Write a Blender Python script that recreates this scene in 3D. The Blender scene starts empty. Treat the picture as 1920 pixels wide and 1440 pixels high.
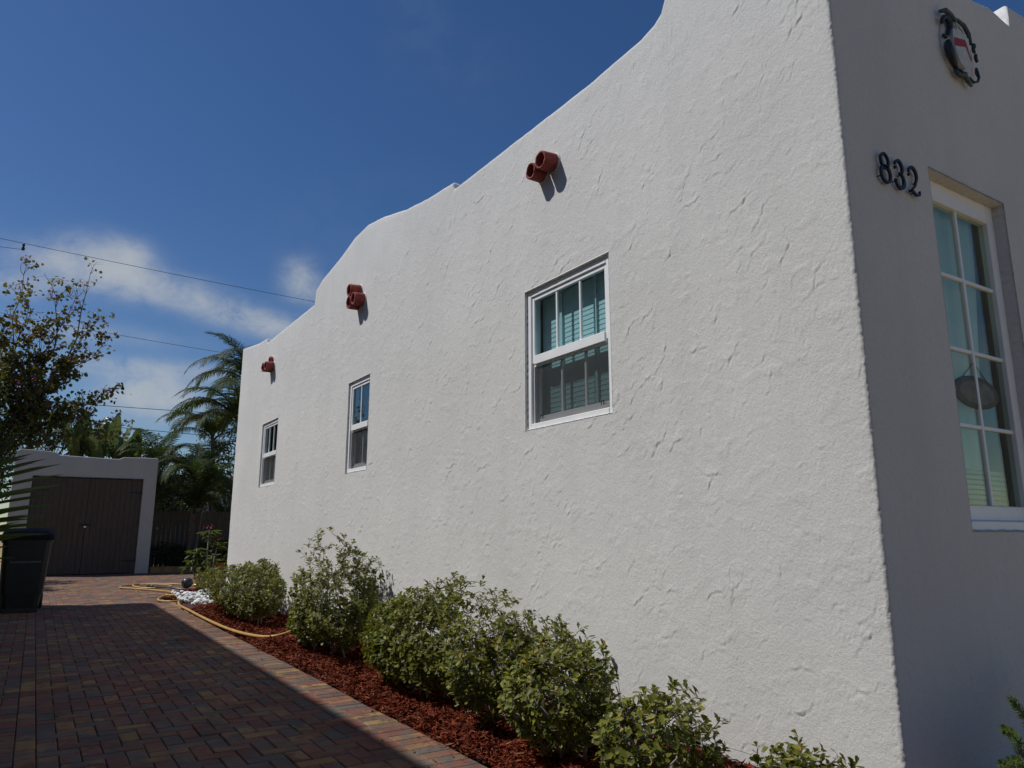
import bpy, bmesh, math, random
import numpy as np
from mathutils import Vector, Matrix
R=math.radians
random.seed(7); rng=np.random.default_rng(11)
SC=bpy.context.scene; COL=SC.collection

# ------------------------------------------------------------------ camera
cam_d=bpy.data.cameras.new('camera'); cam=bpy.data.objects.new('camera',cam_d); COL.objects.link(cam)
cam.location=(0,0,1.16); cam.rotation_euler=(R(90+11.55),0,R(-32.59))
cam_d.sensor_fit='HORIZONTAL'; cam_d.sensor_width=36; cam_d.lens=36*1370/1920; cam_d.clip_end=3000; cam_d.clip_start=0.05
SC.camera=cam

# ------------------------------------------------------------------ sun, sky, exposure
SUN=Vector((-.504,.353,.788)).normalized()
sl=bpy.data.lights.new('sun','SUN'); sl.energy=3.45; sl.angle=R(0.53); sl.color=(1,.99,.965)
so=bpy.data.objects.new('sun',sl); COL.objects.link(so); so.location=(-20,14,30)
so.rotation_euler=SUN.to_track_quat('Z','Y').to_euler()
SC.view_settings.view_transform='Standard'; SC.view_settings.look='None'
SC.view_settings.exposure=0.0; SC.view_settings.gamma=1.0
SC.render.engine='CYCLES'

W=bpy.data.worlds.new('World'); SC.world=W; W.use_nodes=True
def build_world():
    nt=W.node_tree; N=nt.nodes; L=nt.links; N.clear()
    out=N.new('ShaderNodeOutputWorld'); bg=N.new('ShaderNodeBackground'); L.new(bg.outputs[0],out.inputs[0])
    sky=N.new('ShaderNodeTexSky'); sky.sky_type='NISHITA'; sky.sun_disc=False
    sky.sun_elevation=math.asin(SUN.z); sky.sun_rotation=math.atan2(SUN.x,SUN.y)
    sky.altitude=0; sky.air_density=1.0; sky.dust_density=.25; sky.ozone_density=3.5
    bg.inputs[1].default_value=.069
    def m(op,a,b=None,c=None):
        n=N.new('ShaderNodeMath'); n.operation=op
        for i,v in enumerate((a,b,c)):
            if v is None: continue
            if isinstance(v,(int,float)): n.inputs[i].default_value=v
            else: L.new(v,n.inputs[i])
        return n.outputs[0]
    hs=N.new('ShaderNodeHueSaturation'); hs.inputs['Saturation'].default_value=1.23; hs.inputs['Hue'].default_value=.508
    L.new(sky.outputs[0],hs.inputs['Color'])
    tc=N.new('ShaderNodeTexCoord'); sep=N.new('ShaderNodeSeparateXYZ'); L.new(tc.outputs['Generated'],sep.inputs[0])
    x,y,z=sep.outputs
    az=m('ARCTAN2',x,y); el=m('ARCSINE',z)
    comb=N.new('ShaderNodeCombineXYZ'); L.new(az,comb.inputs[0]); L.new(el,comb.inputs[1])
    def noise(scale,detail,rough,sx,sy,off,rot=0,dist=0.0):
        mp=N.new('ShaderNodeMapping'); mp.inputs['Scale'].default_value=(sx,sy,1); mp.inputs['Location'].default_value=off; mp.inputs['Rotation'].default_value=(0,0,rot)
        L.new(comb.outputs[0],mp.inputs[0])
        n=N.new('ShaderNodeTexNoise'); n.inputs['Scale'].default_value=scale; n.inputs['Detail'].default_value=detail; n.inputs['Roughness'].default_value=rough; n.inputs['Distortion'].default_value=dist
        L.new(mp.outputs[0],n.inputs['Vector']); return n.outputs['Fac']
    n1=noise(19,10,.66,1,1.5,(1.3,.2,0),.25,.35)
    n2=noise(2.2,4,.55,1,2.2,(4.1,2.2,0))
    # cloud banks low over the horizon, all round, with the heap and the trailing streaks of this view
    blobs=[(-.02,.312,.035,.016,.7),(.035,.322,.045,.022,1.15),(.062,.326,.022,.020,.9),(.05,.300,.06,.018,.7),(.105,.298,.05,.016,.75),(.16,.284,.05,.014,.70),(.215,.272,.045,.013,.85),(.25,.262,.035,.012,.8),
           (-.055,.280,.05,.014,.7),(.272,.335,.022,.020,.7),(.285,.312,.025,.016,.6),(.098,.168,.040,.022,1.25),(.125,.16,.05,.02,.9),(.06,.197,.06,.012,.55),(.14,.2,.07,.012,.5),(.02,.235,.09,.012,.35),
           (.42,.66,.05,.06,.03),(.52,.61,.07,.05,.02),(-.2,.31,.08,.03,.7),(-.35,.27,.1,.03,.8)]
    tot=None
    for a,e,sa,se,amp in blobs:
        da=m('DIVIDE',m('SUBTRACT',az,a),sa); de=m('DIVIDE',m('SUBTRACT',el,e),se)
        q=m('ADD',m('MULTIPLY',da,da),m('MULTIPLY',de,de)); g=m('MULTIPLY',m('EXPONENT',m('MULTIPLY',q,-1)),amp)
        tot=g if tot is None else m('ADD',tot,g)
    # generic cover elsewhere
    ge=m('EXPONENT',m('MULTIPLY',m('POWER',m('DIVIDE',m('SUBTRACT',el,.24),.16),2),-1))
    inv=m('SUBTRACT',1,m('EXPONENT',m('MULTIPLY',m('POWER',m('DIVIDE',m('SUBTRACT',az,.12),.42),2),-1)))
    gen=m('MULTIPLY',m('MULTIPLY',m('MULTIPLY',ge,m('MAXIMUM',m('SUBTRACT',n2,.48),0)),2.2),inv)
    cover=m('ADD',tot,gen)
    dens=m('MULTIPLY',cover,m('MAXIMUM',m('SUBTRACT',m('MULTIPLY',n1,2.4),.62),0))
    dens=m('MULTIPLY',m('SUBTRACT',1,m('EXPONENT',m('MULTIPLY',dens,-1.65))),.95)
    mix=N.new('ShaderNodeMixRGB'); mix.inputs[2].default_value=(6.2,6.7,7.2,1)
    L.new(dens,mix.inputs[0]); L.new(hs.outputs[0],mix.inputs[1]); L.new(mix.outputs[0],bg.inputs[0])
build_world()

# ------------------------------------------------------------------ helpers
def wloc(o):
    v=Vector((0,0,0))
    while o: v+=o.location; o=o.parent
    return v
def tag(o,label=None,cat=None,group=None,kind=None):
    for k,v in(('label',label),('category',cat),('group',group),('kind',kind)):
        if v: o[k]=v
    return o
def empty(name,loc,label=None,cat=None,group=None):
    o=bpy.data.objects.new(name,None); o.empty_display_size=.1; o.location=loc; COL.objects.link(o)
    return tag(o,label,cat,group)
def obj(name,verts,faces,mat,parent=None,smooth=False,attr=None,local=False,loc=None):
    """verts in world coordinates (unless local)"""
    me=bpy.data.meshes.new(name); v=np.asarray(verts,dtype=np.float64).reshape(-1,3)
    off=np.array(wloc(parent)) if parent is not None else np.zeros(3)
    if loc is not None: off=np.array(loc,dtype=float)
    if not local: v=v-off
    if isinstance(faces,np.ndarray):
        k=faces.shape[1]; nf=len(faces)
        me.vertices.add(len(v)); me.vertices.foreach_set('co',v.ravel())
        me.loops.add(nf*k); me.loops.foreach_set('vertex_index',faces.ravel().astype(np.int32))
        me.polygons.add(nf); me.polygons.foreach_set('loop_start',np.arange(0,nf*k,k,dtype=np.int32)); me.polygons.foreach_set('loop_total',np.full(nf,k,dtype=np.int32))
        me.update(calc_edges=True)
    else:
        me.from_pydata(v.tolist(),[],faces)
    if smooth: me.polygons.foreach_set('use_smooth',np.ones(len(me.polygons),dtype=bool))
    if attr is not None:
        at=me.attributes.new('rnd','FLOAT','POINT'); at.data.foreach_set('value',np.asarray(attr,dtype=np.float32))
    me.validate(); me.update()
    if mat: me.materials.append(mat)
    o=bpy.data.objects.new(name,me); COL.objects.link(o)
    if parent is not None:
        o.parent=parent
        if loc is not None: o.location=Vector(loc)-wloc(parent)
    elif loc is not None: o.location=loc
    return o
def bmobj(name,bm,mat,parent=None,smooth=False,loc=None):
    bm.verts.ensure_lookup_table(); bm.verts.index_update()
    v=[tuple(x.co) for x in bm.verts]; f=[[q.index for q in p.verts] for p in bm.faces]; bm.free()
    return obj(name,v,f,mat,parent,smooth,loc=loc)
def inst(src,loc,parent,name=None,rot=None,scale=None):
    o=bpy.data.objects.new(name or src.name.split('.')[0],src.data); COL.objects.link(o); o.parent=parent
    o.location=Vector(loc)-(wloc(parent) if parent else Vector((0,0,0)))
    if rot is not None: o.rotation_euler=rot
    if scale is not None: o.scale=scale
    return o
class MB:
    def __init__(s): s.v=[]; s.f=[]; s.a=[]
    def add(s,v,f,a=0.0):
        n=len(s.v); s.v+= [tuple(q) for q in v]; s.f+=[[i+n for i in q] for q in f]; s.a+=[a]*len(v); return s
    def box(s,lo,hi,b=0.0,U=None):
        """axis box, chamfered by b; U: function mapping local->world"""
        x0,y0,z0=lo; x1,y1,z1=hi
        if b<=0:
            v=[(x0,y0,z0),(x1,y0,z0),(x1,y1,z0),(x0,y1,z0),(x0,y0,z1),(x1,y0,z1),(x1,y1,z1),(x0,y1,z1)]
            f=[(0,3,2,1),(4,5,6,7),(0,1,5,4),(1,2,6,5),(2,3,7,6),(3,0,4,7)]
        else:
            bm=bmesh.new(); bmesh.ops.create_cube(bm,size=1)
            for q in bm.verts: q.co=Vector(((x0+x1)/2+q.co.x*(x1-x0),(y0+y1)/2+q.co.y*(y1-y0),(z0+z1)/2+q.co.z*(z1-z0)))
            bmesh.ops.bevel(bm,geom=list(bm.edges),offset=b,segments=1,affect='EDGES',profile=.5)
            bm.verts.index_update(); v=[tuple(q.co) for q in bm.verts]; f=[[w.index for w in p.verts] for p in bm.faces]; bm.free()
        if U: v=[U(p) for p in v]
        return s.add(v,f)
    def tube(s,pts,rad,n=6,cap=True,a=0.0,closed=False):
        P=[Vector(p) for p in pts]; k=len(P)
        if isinstance(rad,(int,float)): rad=[rad]*k
        vs=[];fs=[]; prev=None
        for i,p in enumerate(P):
            t=(P[min(i+1,k-1)]-P[max(i-1,0)])
            if t.length<1e-9: t=Vector((0,0,1))
            t.normalize()
            if prev is None:
                ref=Vector((0,0,1)) if abs(t.z)<.9 else Vector((1,0,0)); e=t.cross(ref).normalized()
            else:
                e=prev-t*prev.dot(t); e=e.normalized() if e.length>1e-6 else t.orthogonal().normalized()
            prev=e; g=t.cross(e)
            for j in range(n):
                th=2*math.pi*j/n; vs.append(p+(e*math.cos(th)+g*math.sin(th))*rad[i])
        for i in range(k-1):
            for j in range(n):
                q=(j+1)%n; fs.append((i*n+j,i*n+q,(i+1)*n+q,(i+1)*n+j))
        if cap: fs.append(tuple(reversed(range(n)))); fs.append(tuple((k-1)*n+j for j in range(n)))
        return s.add(vs,fs,a)
    def lathe(s,prof,c,ax,n=20,cap=False):
        ax=Vector(ax).normalized(); e=ax.orthogonal().normalized(); g=ax.cross(e); c=Vector(c); vs=[];fs=[]
        for r,h in prof:
            for j in range(n):
                th=2*math.pi*j/n; vs.append(c+ax*h+(e*math.cos(th)+g*math.sin(th))*r)
        for i in range(len(prof)-1):
            for j in range(n):
                q=(j+1)%n; fs.append((i*n+j,i*n+q,(i+1)*n+q,(i+1)*n+j))
        if cap: fs.append(tuple(reversed(range(n)))); fs.append(tuple((len(prof)-1)*n+j for j in range(n)))
        return s.add(vs,fs)
    def build(s,name,mat,parent=None,smooth=False,attr=False,loc=None):
        return obj(name,s.v,s.f,mat,parent,smooth,s.a if attr else None,loc=loc)

# numpy gradient noise
def _h(ix,iy,seed):
    n=(ix.astype(np.int64)*374761393+iy.astype(np.int64)*668265263+seed*1274126177)&0x7fffffff
    n=((n^(n>>13))*1274126177)&0x7fffffff
    return (n^(n>>16))&0x7fffffff
def perlin(x,y,seed=0):
    x=np.asarray(x,float);y=np.asarray(y,float)
    ix=np.floor(x);iy=np.floor(y);fx=x-ix;fy=y-iy
    u=fx*fx*fx*(fx*(fx*6-15)+10);v=fy*fy*fy*(fy*(fy*6-15)+10)
    def g(a,b):
        t=_h(ix+a,iy+b,seed)*(2*math.pi/2147483647.)
        return np.cos(t)*(fx-a)+np.sin(t)*(fy-b)
    n0=g(0,0)*(1-u)+g(1,0)*u;n1=g(0,1)*(1-u)+g(1,1)*u
    return (n0*(1-v)+n1*v)*1.41
def fbm(x,y,oct=4,seed=0,gain=.5):
    r=0;a=1;t=0
    for i in range(oct): r=r+a*perlin(x*2**i+i*17.3,y*2**i-i*9.1,seed+i); t+=a; a*=gain
    return r/t
def sstep(a,b,x):
    t=np.clip((x-a)/(b-a),0,1); return t*t*(3-2*t)

# ------------------------------------------------------------------ materials
def newmat(name):
    m=bpy.data.materials.new(name); m.use_nodes=True; nt=m.node_tree
    return m,nt,nt.nodes['Principled BSDF']
def nd(nt,t,**k):
    n=nt.nodes.new(t)
    for a,b in k.items():
        if hasattr(n,a): setattr(n,a,b)
        else: n.inputs[a.replace('_',' ')].default_value=b
    return n
def pos(nt): return nd(nt,'ShaderNodeNewGeometry').outputs['Position']
def noise_n(nt,vec,scale,detail=4,rough=.55):
    n=nd(nt,'ShaderNodeTexNoise'); n.inputs['Scale'].default_value=scale; n.inputs['Detail'].default_value=detail; n.inputs['Roughness'].default_value=rough
    nt.links.new(vec,n.inputs['Vector']); return n.outputs['Fac']
def ramp(nt,fac,stops,interp='LINEAR'):
    r=nd(nt,'ShaderNodeValToRGB'); cr=r.color_ramp; cr.interpolation=interp
    while len(cr.elements)<len(stops): cr.elements.new(.5)
    for e,(p,c) in zip(cr.elements,stops): e.position=p; e.color=(*c,1)
    nt.links.new(fac,r.inputs[0]); return r.outputs[0]
def mixc(nt,fac,a,b,blend='MIX'):
    n=nd(nt,'ShaderNodeMixRGB',blend_type=blend)
    for i,v in((0,fac),(1,a),(2,b)):
        if isinstance(v,(int,float)): n.inputs[i].default_value=v
        elif isinstance(v,tuple): n.inputs[i].default_value=(*v,1)
        else: nt.links.new(v,n.inputs[i])
    return n.outputs[0]
def bump(nt,bsdf,h,strength,dist):
    b=nd(nt,'ShaderNodeBump'); b.inputs['Strength'].default_value=strength; b.inputs['Distance'].default_value=dist
    nt.links.new(h,b.inputs['Height']); nt.links.new(b.outputs[0],bsdf.inputs['Normal'])
def simple(name,c,rough=.6,var=.2,scale=8,bs=0,bscale=60,metal=0,spec=.5,stretch=None):
    m,nt,p=newmat(name); v=pos(nt)
    if stretch:
        mp=nd(nt,'ShaderNodeMapping'); mp.inputs['Scale'].default_value=stretch; nt.links.new(v,mp.inputs[0]); v=mp.outputs[0]
    f=noise_n(nt,v,scale,5)
    a=tuple(x*(1-var) for x in c); b=tuple(min(1,x*(1+var)) for x in c)
    nt.links.new(ramp(nt,f,[(.3,a),(.7,b)]),p.inputs['Base Color'])
    p.inputs['Roughness'].default_value=rough; p.inputs['Metallic'].default_value=metal; p.inputs['Specular IOR Level'].default_value=spec
    if bs: bump(nt,p,noise_n(nt,v,bscale,4),bs,.004)
    return m
def stucco_mat(name,c):
    m,nt,p=newmat(name); v=pos(nt)
    big=noise_n(nt,v,.9,5,.6)
    mp=nd(nt,'ShaderNodeMapping'); mp.inputs['Scale'].default_value=(5,5,.5); nt.links.new(v,mp.inputs[0])
    streak=noise_n(nt,mp.outputs[0],1.0,5,.6)
    col=mixc(nt,ramp(nt,big,[(.35,(0,0,0)),(.7,(1,1,1))]),tuple(x*.90 for x in c),c)
    col=mixc(nt,ramp(nt,streak,[(.48,(0,0,0)),(.78,(.55,.55,.55))]),col,tuple(x*.84 for x in c))
    fine=noise_n(nt,v,70,4,.75)
    col=mixc(nt,ramp(nt,fine,[(.32,(.6,.6,.6)),(.52,(0,0,0))]),col,tuple(x*.80 for x in c))  # dark speckle painted into the colour as shade in the stucco pits
    # grime creeping up from the ground
    sep=nd(nt,'ShaderNodeSeparateXYZ'); nt.links.new(v,sep.inputs[0])
    nt.links.new(col,p.inputs['Base Color'])
    p.inputs['Roughness'].default_value=.88; p.inputs['Specular IOR Level'].default_value=.25
    n1=noise_n(nt,v,78,5,.8)
    bump(nt,p,n1,.75,.0055)
    return m
def leaf_mat(name,stops,rough=.4,trans=.3,tcol=(.25,.35,.04),spec=.5):
    m,nt,p=newmat(name)
    at=nd(nt,'ShaderNodeAttribute'); at.attribute_name='rnd'
    col=ramp(nt,at.outputs['Fac'],stops)
    nt.links.new(col,p.inputs['Base Color']); p.inputs['Roughness'].default_value=rough; p.inputs['Specular IOR Level'].default_value=spec
    tr=nd(nt,'ShaderNodeBsdfTranslucent'); nt.links.new(mixc(nt,.5,col,tcol),tr.inputs[0])
    mx=nd(nt,'ShaderNodeMixShader'); mx.inputs[0].default_value=trans
    nt.links.new(p.outputs[0],mx.inputs[1]); nt.links.new(tr.outputs[0],mx.inputs[2])
    nt.links.new(mx.outputs[0],nt.nodes['Material Output'].inputs[0]); return m
def glass_mat(name,tint,ior=1.5,mul=1.0,gc=(.90,1,1)):
    m,nt,p=newmat(name); nt.nodes.remove(p)
    t=nd(nt,'ShaderNodeBsdfTransparent'); t.inputs[0].default_value=(*tint,1)
    g=nd(nt,'ShaderNodeBsdfGlossy'); g.inputs['Roughness'].default_value=.012; g.inputs[0].default_value=(*gc,1)
    bmp=nd(nt,'ShaderNodeBump'); bmp.inputs['Strength'].default_value=.03; bmp.inputs['Distance'].default_value=.02
    nt.links.new(noise_n(nt,pos(nt),3,2),bmp.inputs['Height']); nt.links.new(bmp.outputs[0],g.inputs['Normal'])
    lw=nd(nt,'ShaderNodeLayerWeight'); lw.inputs[0].default_value=.5
    fr=nd(nt,'ShaderNodeMath',operation='POWER'); nt.links.new(lw.outputs['Facing'],fr.inputs[0]); fr.inputs[1].default_value=5.0
    f2=nd(nt,'ShaderNodeMath',operation='MULTIPLY_ADD'); nt.links.new(fr.outputs[0],f2.inputs[0]); f2.inputs[1].default_value=.96*mul; f2.inputs[2].default_value=.04*mul
    f2.use_clamp=True
    mx=nd(nt,'ShaderNodeMixShader'); nt.links.new(f2.outputs[0],mx.inputs[0]); nt.links.new(t.outputs[0],mx.inputs[1]); nt.links.new(g.outputs[0],mx.inputs[2])
    nt.links.new(mx.outputs[0],nt.nodes['Material Output'].inputs[0]); return m
def screen_mat():
    m,nt,p=newmat('insect_screen'); t=nd(nt,'ShaderNodeBsdfTransparent')
    p.inputs['Base Color'].default_value=(.045,.045,.043,1); p.inputs['Roughness'].default_value=.8
    mx=nd(nt,'ShaderNodeMixShader'); mx.inputs[0].default_value=.32; nt.links.new(t.outputs[0],mx.inputs[1]); nt.links.new(p.outputs[0],mx.inputs[2])
    nt.links.new(mx.outputs[0],nt.nodes['Material Output'].inputs[0]); return m
PAV=[(0,(.245,.092,.062)),(.17,(.130,.112,.098)),(.33,(.20,.080,.058)),(.46,(.32,.175,.080)),(.56,(.160,.135,.11)),(.70,(.28,.115,.066)),(.82,(.22,.142,.092)),(.92,(.39,.24,.085))]
def paver_mat(name,use_attr):
    m,nt,p=newmat(name); v=pos(nt)
    if use_attr: at=nd(nt,'ShaderNodeAttribute'); at.attribute_name='rnd'; r=at.outputs['Fac']
    else: r=nd(nt,'ShaderNodeObjectInfo').outputs['Random']
    def fr(k):
        n=nd(nt,'ShaderNodeMath',operation='MULTIPLY'); nt.links.new(r,n.inputs[0]); n.inputs[1].default_value=k
        q=nd(nt,'ShaderNodeMath',operation='FRACT'); nt.links.new(n.outputs[0],q.inputs[0]); return q.outputs[0]
    c1=ramp(nt,r,PAV,'CONSTANT'); c2=ramp(nt,fr(13.7),PAV,'CONSTANT')
    f=ramp(nt,noise_n(nt,v,9,3,.6),[(.48,(0,0,0)),(.60,(1,1,1))])
    col=mixc(nt,f,c1,c2)
    col=mixc(nt,.22,col,(.18,.12,.095))
    grit=ramp(nt,noise_n(nt,v,140,3,.7),[(.3,(.68,.68,.68)),(.7,(1.2,1.2,1.2))])
    col=mixc(nt,1.0,col,grit,'MULTIPLY')
    dirt=ramp(nt,noise_n(nt,v,2.3,5,.65),[(.4,(1,1,1)),(.72,(.62,.60,.57))])
    col=mixc(nt,1.0,col,dirt,'MULTIPLY')
    nt.links.new(col,p.inputs['Base Color']); p.inputs['Roughness'].default_value=.86; p.inputs['Specular IOR Level'].default_value=.3
    bump(nt,p,noise_n(nt,v,120,4,.7),.6,.002); return m

M={}
M['stucco']=stucco_mat('white_stucco',(.742,.726,.692))
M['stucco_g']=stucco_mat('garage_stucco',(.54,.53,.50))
M['stucco_n']=stucco_mat('neighbour_stucco',(.42,.36,.28))
M['frame']=simple('white_vinyl',(.88,.88,.87),.4,.05,6)
M['screenbar']=simple('screened_rail',(.36,.36,.35),.6,.08,20)
M['dark_line']=simple('black_gasket',(.03,.03,.03),.6,.1)
M['glass']=glass_mat('tinted_glass',(.79,.90,.915))
M['glassf']=glass_mat('front_tinted_glass',(.80,.88,.85),1.5,1.35,(1,.95,.76))
M['screen']=screen_mat()
M['blind']=simple('blind_slat_vinyl',(.72,.78,.77),.5,.04)
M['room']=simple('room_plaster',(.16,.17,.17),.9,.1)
M['curtain']=simple('curtain_cloth',(.84,.86,.82),.9,.05,5,.3,40)
M['clay']=simple('terracotta',(.25,.052,.040),.9,.45,16,.8,60)
M['iron']=simple('black_iron',(.008,.008,.009),.45,.3,20)
M['roof']=simple('roof_membrane',(.5,.5,.48),.9,.1)
M['pav']=paver_mat('paver',False); M['pavs']=paver_mat('paver_far',True)
M['joint']=simple('joint_sand',(.055,.048,.042),.95,.35,30,.5,150)
M['soil']=simple('ground_soil',(.16,.13,.085),.95,.35,1.5,.5,30)
M['mulchbase']=simple('mulch_bed_soil',(.055,.012,.007),.95,.5,25,.8,60)
M['mulch']=leaf_mat('mulch_shred',[(0,(.065,.010,.004)),(.35,(.145,.022,.008)),(.7,(.205,.038,.013)),(.93,(.26,.066,.026)),(1,(.33,.16,.08))],.85,0.0,spec=.2)
M['litter']=leaf_mat('dry_leaf',[(0,(.10,.07,.03)),(.6,(.20,.13,.05)),(1,(.33,.24,.10))],.7,.1)
M['stone']=simple('white_stone',(.74,.74,.72),.7,.14,12,.3,60)
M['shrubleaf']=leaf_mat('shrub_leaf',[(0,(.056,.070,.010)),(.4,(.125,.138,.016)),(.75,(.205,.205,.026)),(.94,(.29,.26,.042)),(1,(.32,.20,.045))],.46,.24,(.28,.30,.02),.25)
M['bark']=simple('grey_bark',(.26,.235,.20),.9,.3,20,.5,60)
M['barkd']=simple('brown_bark',(.13,.10,.075),.9,.35,12,.6,40)
M['treeleaf']=leaf_mat('orchid_tree_leaf',[(0,(.04,.052,.012)),(.45,(.072,.078,.017)),(.8,(.11,.095,.02)),(.95,(.19,.13,.026)),(1,(.27,.18,.03))],.5,.38,(.32,.28,.03))
M['flower']=leaf_mat('orchid_flower',[(0,(.32,.08,.20)),(1,(.45,.16,.32))],.6,.4,(.5,.15,.3))
M['darkleaf']=leaf_mat('evergreen_leaf',[(0,(.018,.030,.008)),(.5,(.032,.052,.012)),(.85,(.055,.08,.016)),(1,(.16,.15,.02))],.45,.22,(.18,.22,.03))
M['palm']=leaf_mat('palm_leaflet',[(0,(.022,.036,.010)),(.6,(.042,.062,.016)),(1,(.09,.10,.028))],.62,.22,(.14,.19,.03),.18)
M['fanpalm']=leaf_mat('near_palm_leaflet',[(0,(.03,.055,.010)),(.6,(.05,.085,.014)),(1,(.09,.12,.02))],.5,.2,(.2,.3,.03))
M['paddle']=leaf_mat('paddle_leaf',[(0,(.04,.07,.018)),(.6,(.07,.11,.03)),(1,(.12,.16,.06))],.4,.3,(.25,.32,.08))
M['fern']=leaf_mat('foxtail_needle',[(0,(.05,.09,.012)),(.6,(.09,.14,.02)),(1,(.15,.18,.03))],.6,.3)
M['cornerleaf']=leaf_mat('corner_plant_leaf',[(0,(.03,.05,.012)),(.7,(.07,.09,.02)),(1,(.16,.15,.03))],.5,.3)
M['redflower']=leaf_mat('red_flower',[(0,(.20,.012,.02)),(1,(.30,.03,.04))],.6,.2,(.5,.05,.05))
M['hose']=simple('tan_hose',(.50,.30,.085),.45,.14,10)
M['darkplastic']=simple('dark_plastic',(.011,.012,.013),.42,.3,12)
M['lid']=simple('bin_lid_plastic',(.012,.012,.012),.75,.3,12,spec=.15)
M['greyplastic']=simple('grey_plastic',(.06,.07,.075),.35,.2,12)
M['brass']=simple('brass_fitting',(.55,.4,.15),.35,.2,12,metal=1)
M['doorwood']=simple('brown_door_paint',(.085,.066,.050),.75,.28,3,.4,40,stretch=(14,14,1.2))
M['fencewood']=simple('weathered_fence',(.095,.080,.066),.9,.35,3,.5,40,stretch=(12,12,1))
M['timber']=simple('edging_timber',(.32,.18,.08),.85,.3,5,.4,40)
M['wire']=simple('cable_black',(.02,.02,.022),.6,.1)
M['crestwhite']=simple('crest_white',(.55,.55,.52),.6,.15,30)
M['crestblue']=simple('crest_scroll_paint',(.020,.026,.034),.45,.5,40)
M['crestgreen']=simple('crest_verdigris',(.06,.085,.085),.5,.5,40)
M['crestred']=simple('crest_red',(.36,.022,.015),.55,.15,30)
M['plaque']=simple('plaque_olive',(.15,.15,.11),.6,.3,20,.3,80)
M['plaque2']=simple('plaque_rim',(.09,.09,.066),.6,.3,20)
M['terracotta_pot']=simple('pot_clay',(.38,.13,.06),.8,.2,14)

# ------------------------------------------------------------------ ground, driveway
GRASS=simple('ground_cover',(.32,.215,.085),.95,.3,1.2,.6,40)
g=obj('ground',[(-900,-900,-.06),(900,-900,-.06),(900,900,-.06),(-900,900,-.06)],[(0,1,2,3)],GRASS); tag(g,kind='structure')
rd=obj('road',[(-300,-14,-.05),(300,-14,-.05),(300,-7,-.05),(-300,-7,-.05)],[(0,1,2,3)],simple('weathered_concrete',(.30,.27,.22),.9,.2,3)); tag(rd,kind='structure')
WX=3.36; FY=2.02            # side wall plane, front wall plane
# paved court: drive strip + apron in front of the garage
drive=MB(); drive.add([(-.85,-7,-.035),(2.10,-7,-.035),(2.10,15.4,-.035),(5.4,15.4,-.035),(5.4,24.86,-.035),(-.85,24.86,-.035)],[(0,1,2,3,4,5)])
drv=drive.build('driveway',M['joint']); tag(drv,kind='structure',label='red and charcoal herringbone paver driveway')
U_=.1016; GAP=.0032
pieces=[]   # (cx,cy,lx,ly)
X0=.13
def herring(x0,x1,y0,y1):
    ni=int(round((x1-x0)/U_)); nj=int((y1-y0)/U_)
    for i in range(ni):
        for j in range(nj):
            r=(i-j)%4; cx=x0+(i+.5)*U_; cy=y0+(j+.5)*U_
            if r==0:
                if i+1<ni: pieces.append((cx+U_/2,cy,2*U_,U_))
                else: pieces.append((cx,cy,U_,U_))
            elif r==1:
                if i==0: pieces.append((cx,cy,U_,U_))
            elif r==3:
                if j+1<nj: pieces.append((cx,cy+U_/2,U_,2*U_))
                else: pieces.append((cx,cy,U_,U_))
            elif r==2 and j==0: pieces.append((cx,cy,U_,U_))
Y0=1.6
herring(X0,X0+17*U_,Y0,24.8)                       # field
XR=X0+17*U_
for k in range(int((15.4-Y0)/U_)): pieces.append((XR+U_,Y0+(k+.5)*U_,2*U_,U_))     # soldier course along the bed
herring(XR,XR+33*U_,15.4,24.8)
for k in range(int((24.8-Y0)/(2*U_))): pieces.append((X0-U_/2,Y0+(k+.5)*2*U_,U_,2*U_))  # sailor course
herring(X0-U_-8*U_,X0-U_,Y0,24.8)
import itertools
def in_view(x,y):
    cr=math.cos(R(32.59)); sr=math.sin(R(32.59)); rx=x*cr-y*sr; fw=x*sr+y*cr
    ct=math.cos(R(11.55)); st=math.sin(R(11.55)); F=fw*ct-1.16*st; Uu=-fw*st-1.16*ct
    if F<.2: return False
    u=960+1370*rx/F; v=720-1370*Uu/F
    return -60<u<1980 and v<1500
vis=[q for q in pieces if in_view(q[0],q[1])]
hid=[q for q in pieces if not in_view(q[0],q[1]) and q[1]<6]
vis.sort(key=lambda q:(-q[2]*q[3]/(q[0]**2+q[1]**2)**1.5))
near=vis[:300]; far=vis[300:]+hid
def paver_proto(lx,ly,k):
    hx=lx/2-GAP/2; hy=ly/2-GAP/2; c=.005; z0=-.034; z1=0
    rr=random.Random(k); e=lambda:rr.uniform(-.0012,.0012)
    v=[]
    for (z,d) in((z0,0),(z1-c,0),(z1,c)):
        for sx,sy in((-1,-1),(1,-1),(1,1),(-1,1)): v.append((sx*(hx-d)+e(),sy*(hy-d)+e(),z))
    f=[(8,9,10,11)]
    for a in(0,4):
        for j in range(4): f.append((a+j,a+(j+1)%4,a+4+(j+1)%4,a+4+j))
    return v,f
protos={}
for q in near:
    key=(round(q[2],3),round(q[3],3)); lst=protos.setdefault(key,[])
    z=random.uniform(-.0022,.0022)+.007*float(perlin(q[0]*1.1,q[1]*1.1,91)); tilt=(random.gauss(0,.004),random.gauss(0,.004),random.gauss(0,.005))
    if len(lst)<4:
        v,f=paver_proto(q[2],q[3],len(lst)+hash(key)%97)
        o=obj('paver',v,f,M['pav'],drv,local=True,loc=(q[0],q[1],z)); lst.append(o)
    else: o=inst(random.choice(lst),(q[0],q[1],z),drv,'paver')
    o.rotation_euler=tilt
mb=MB()
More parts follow.
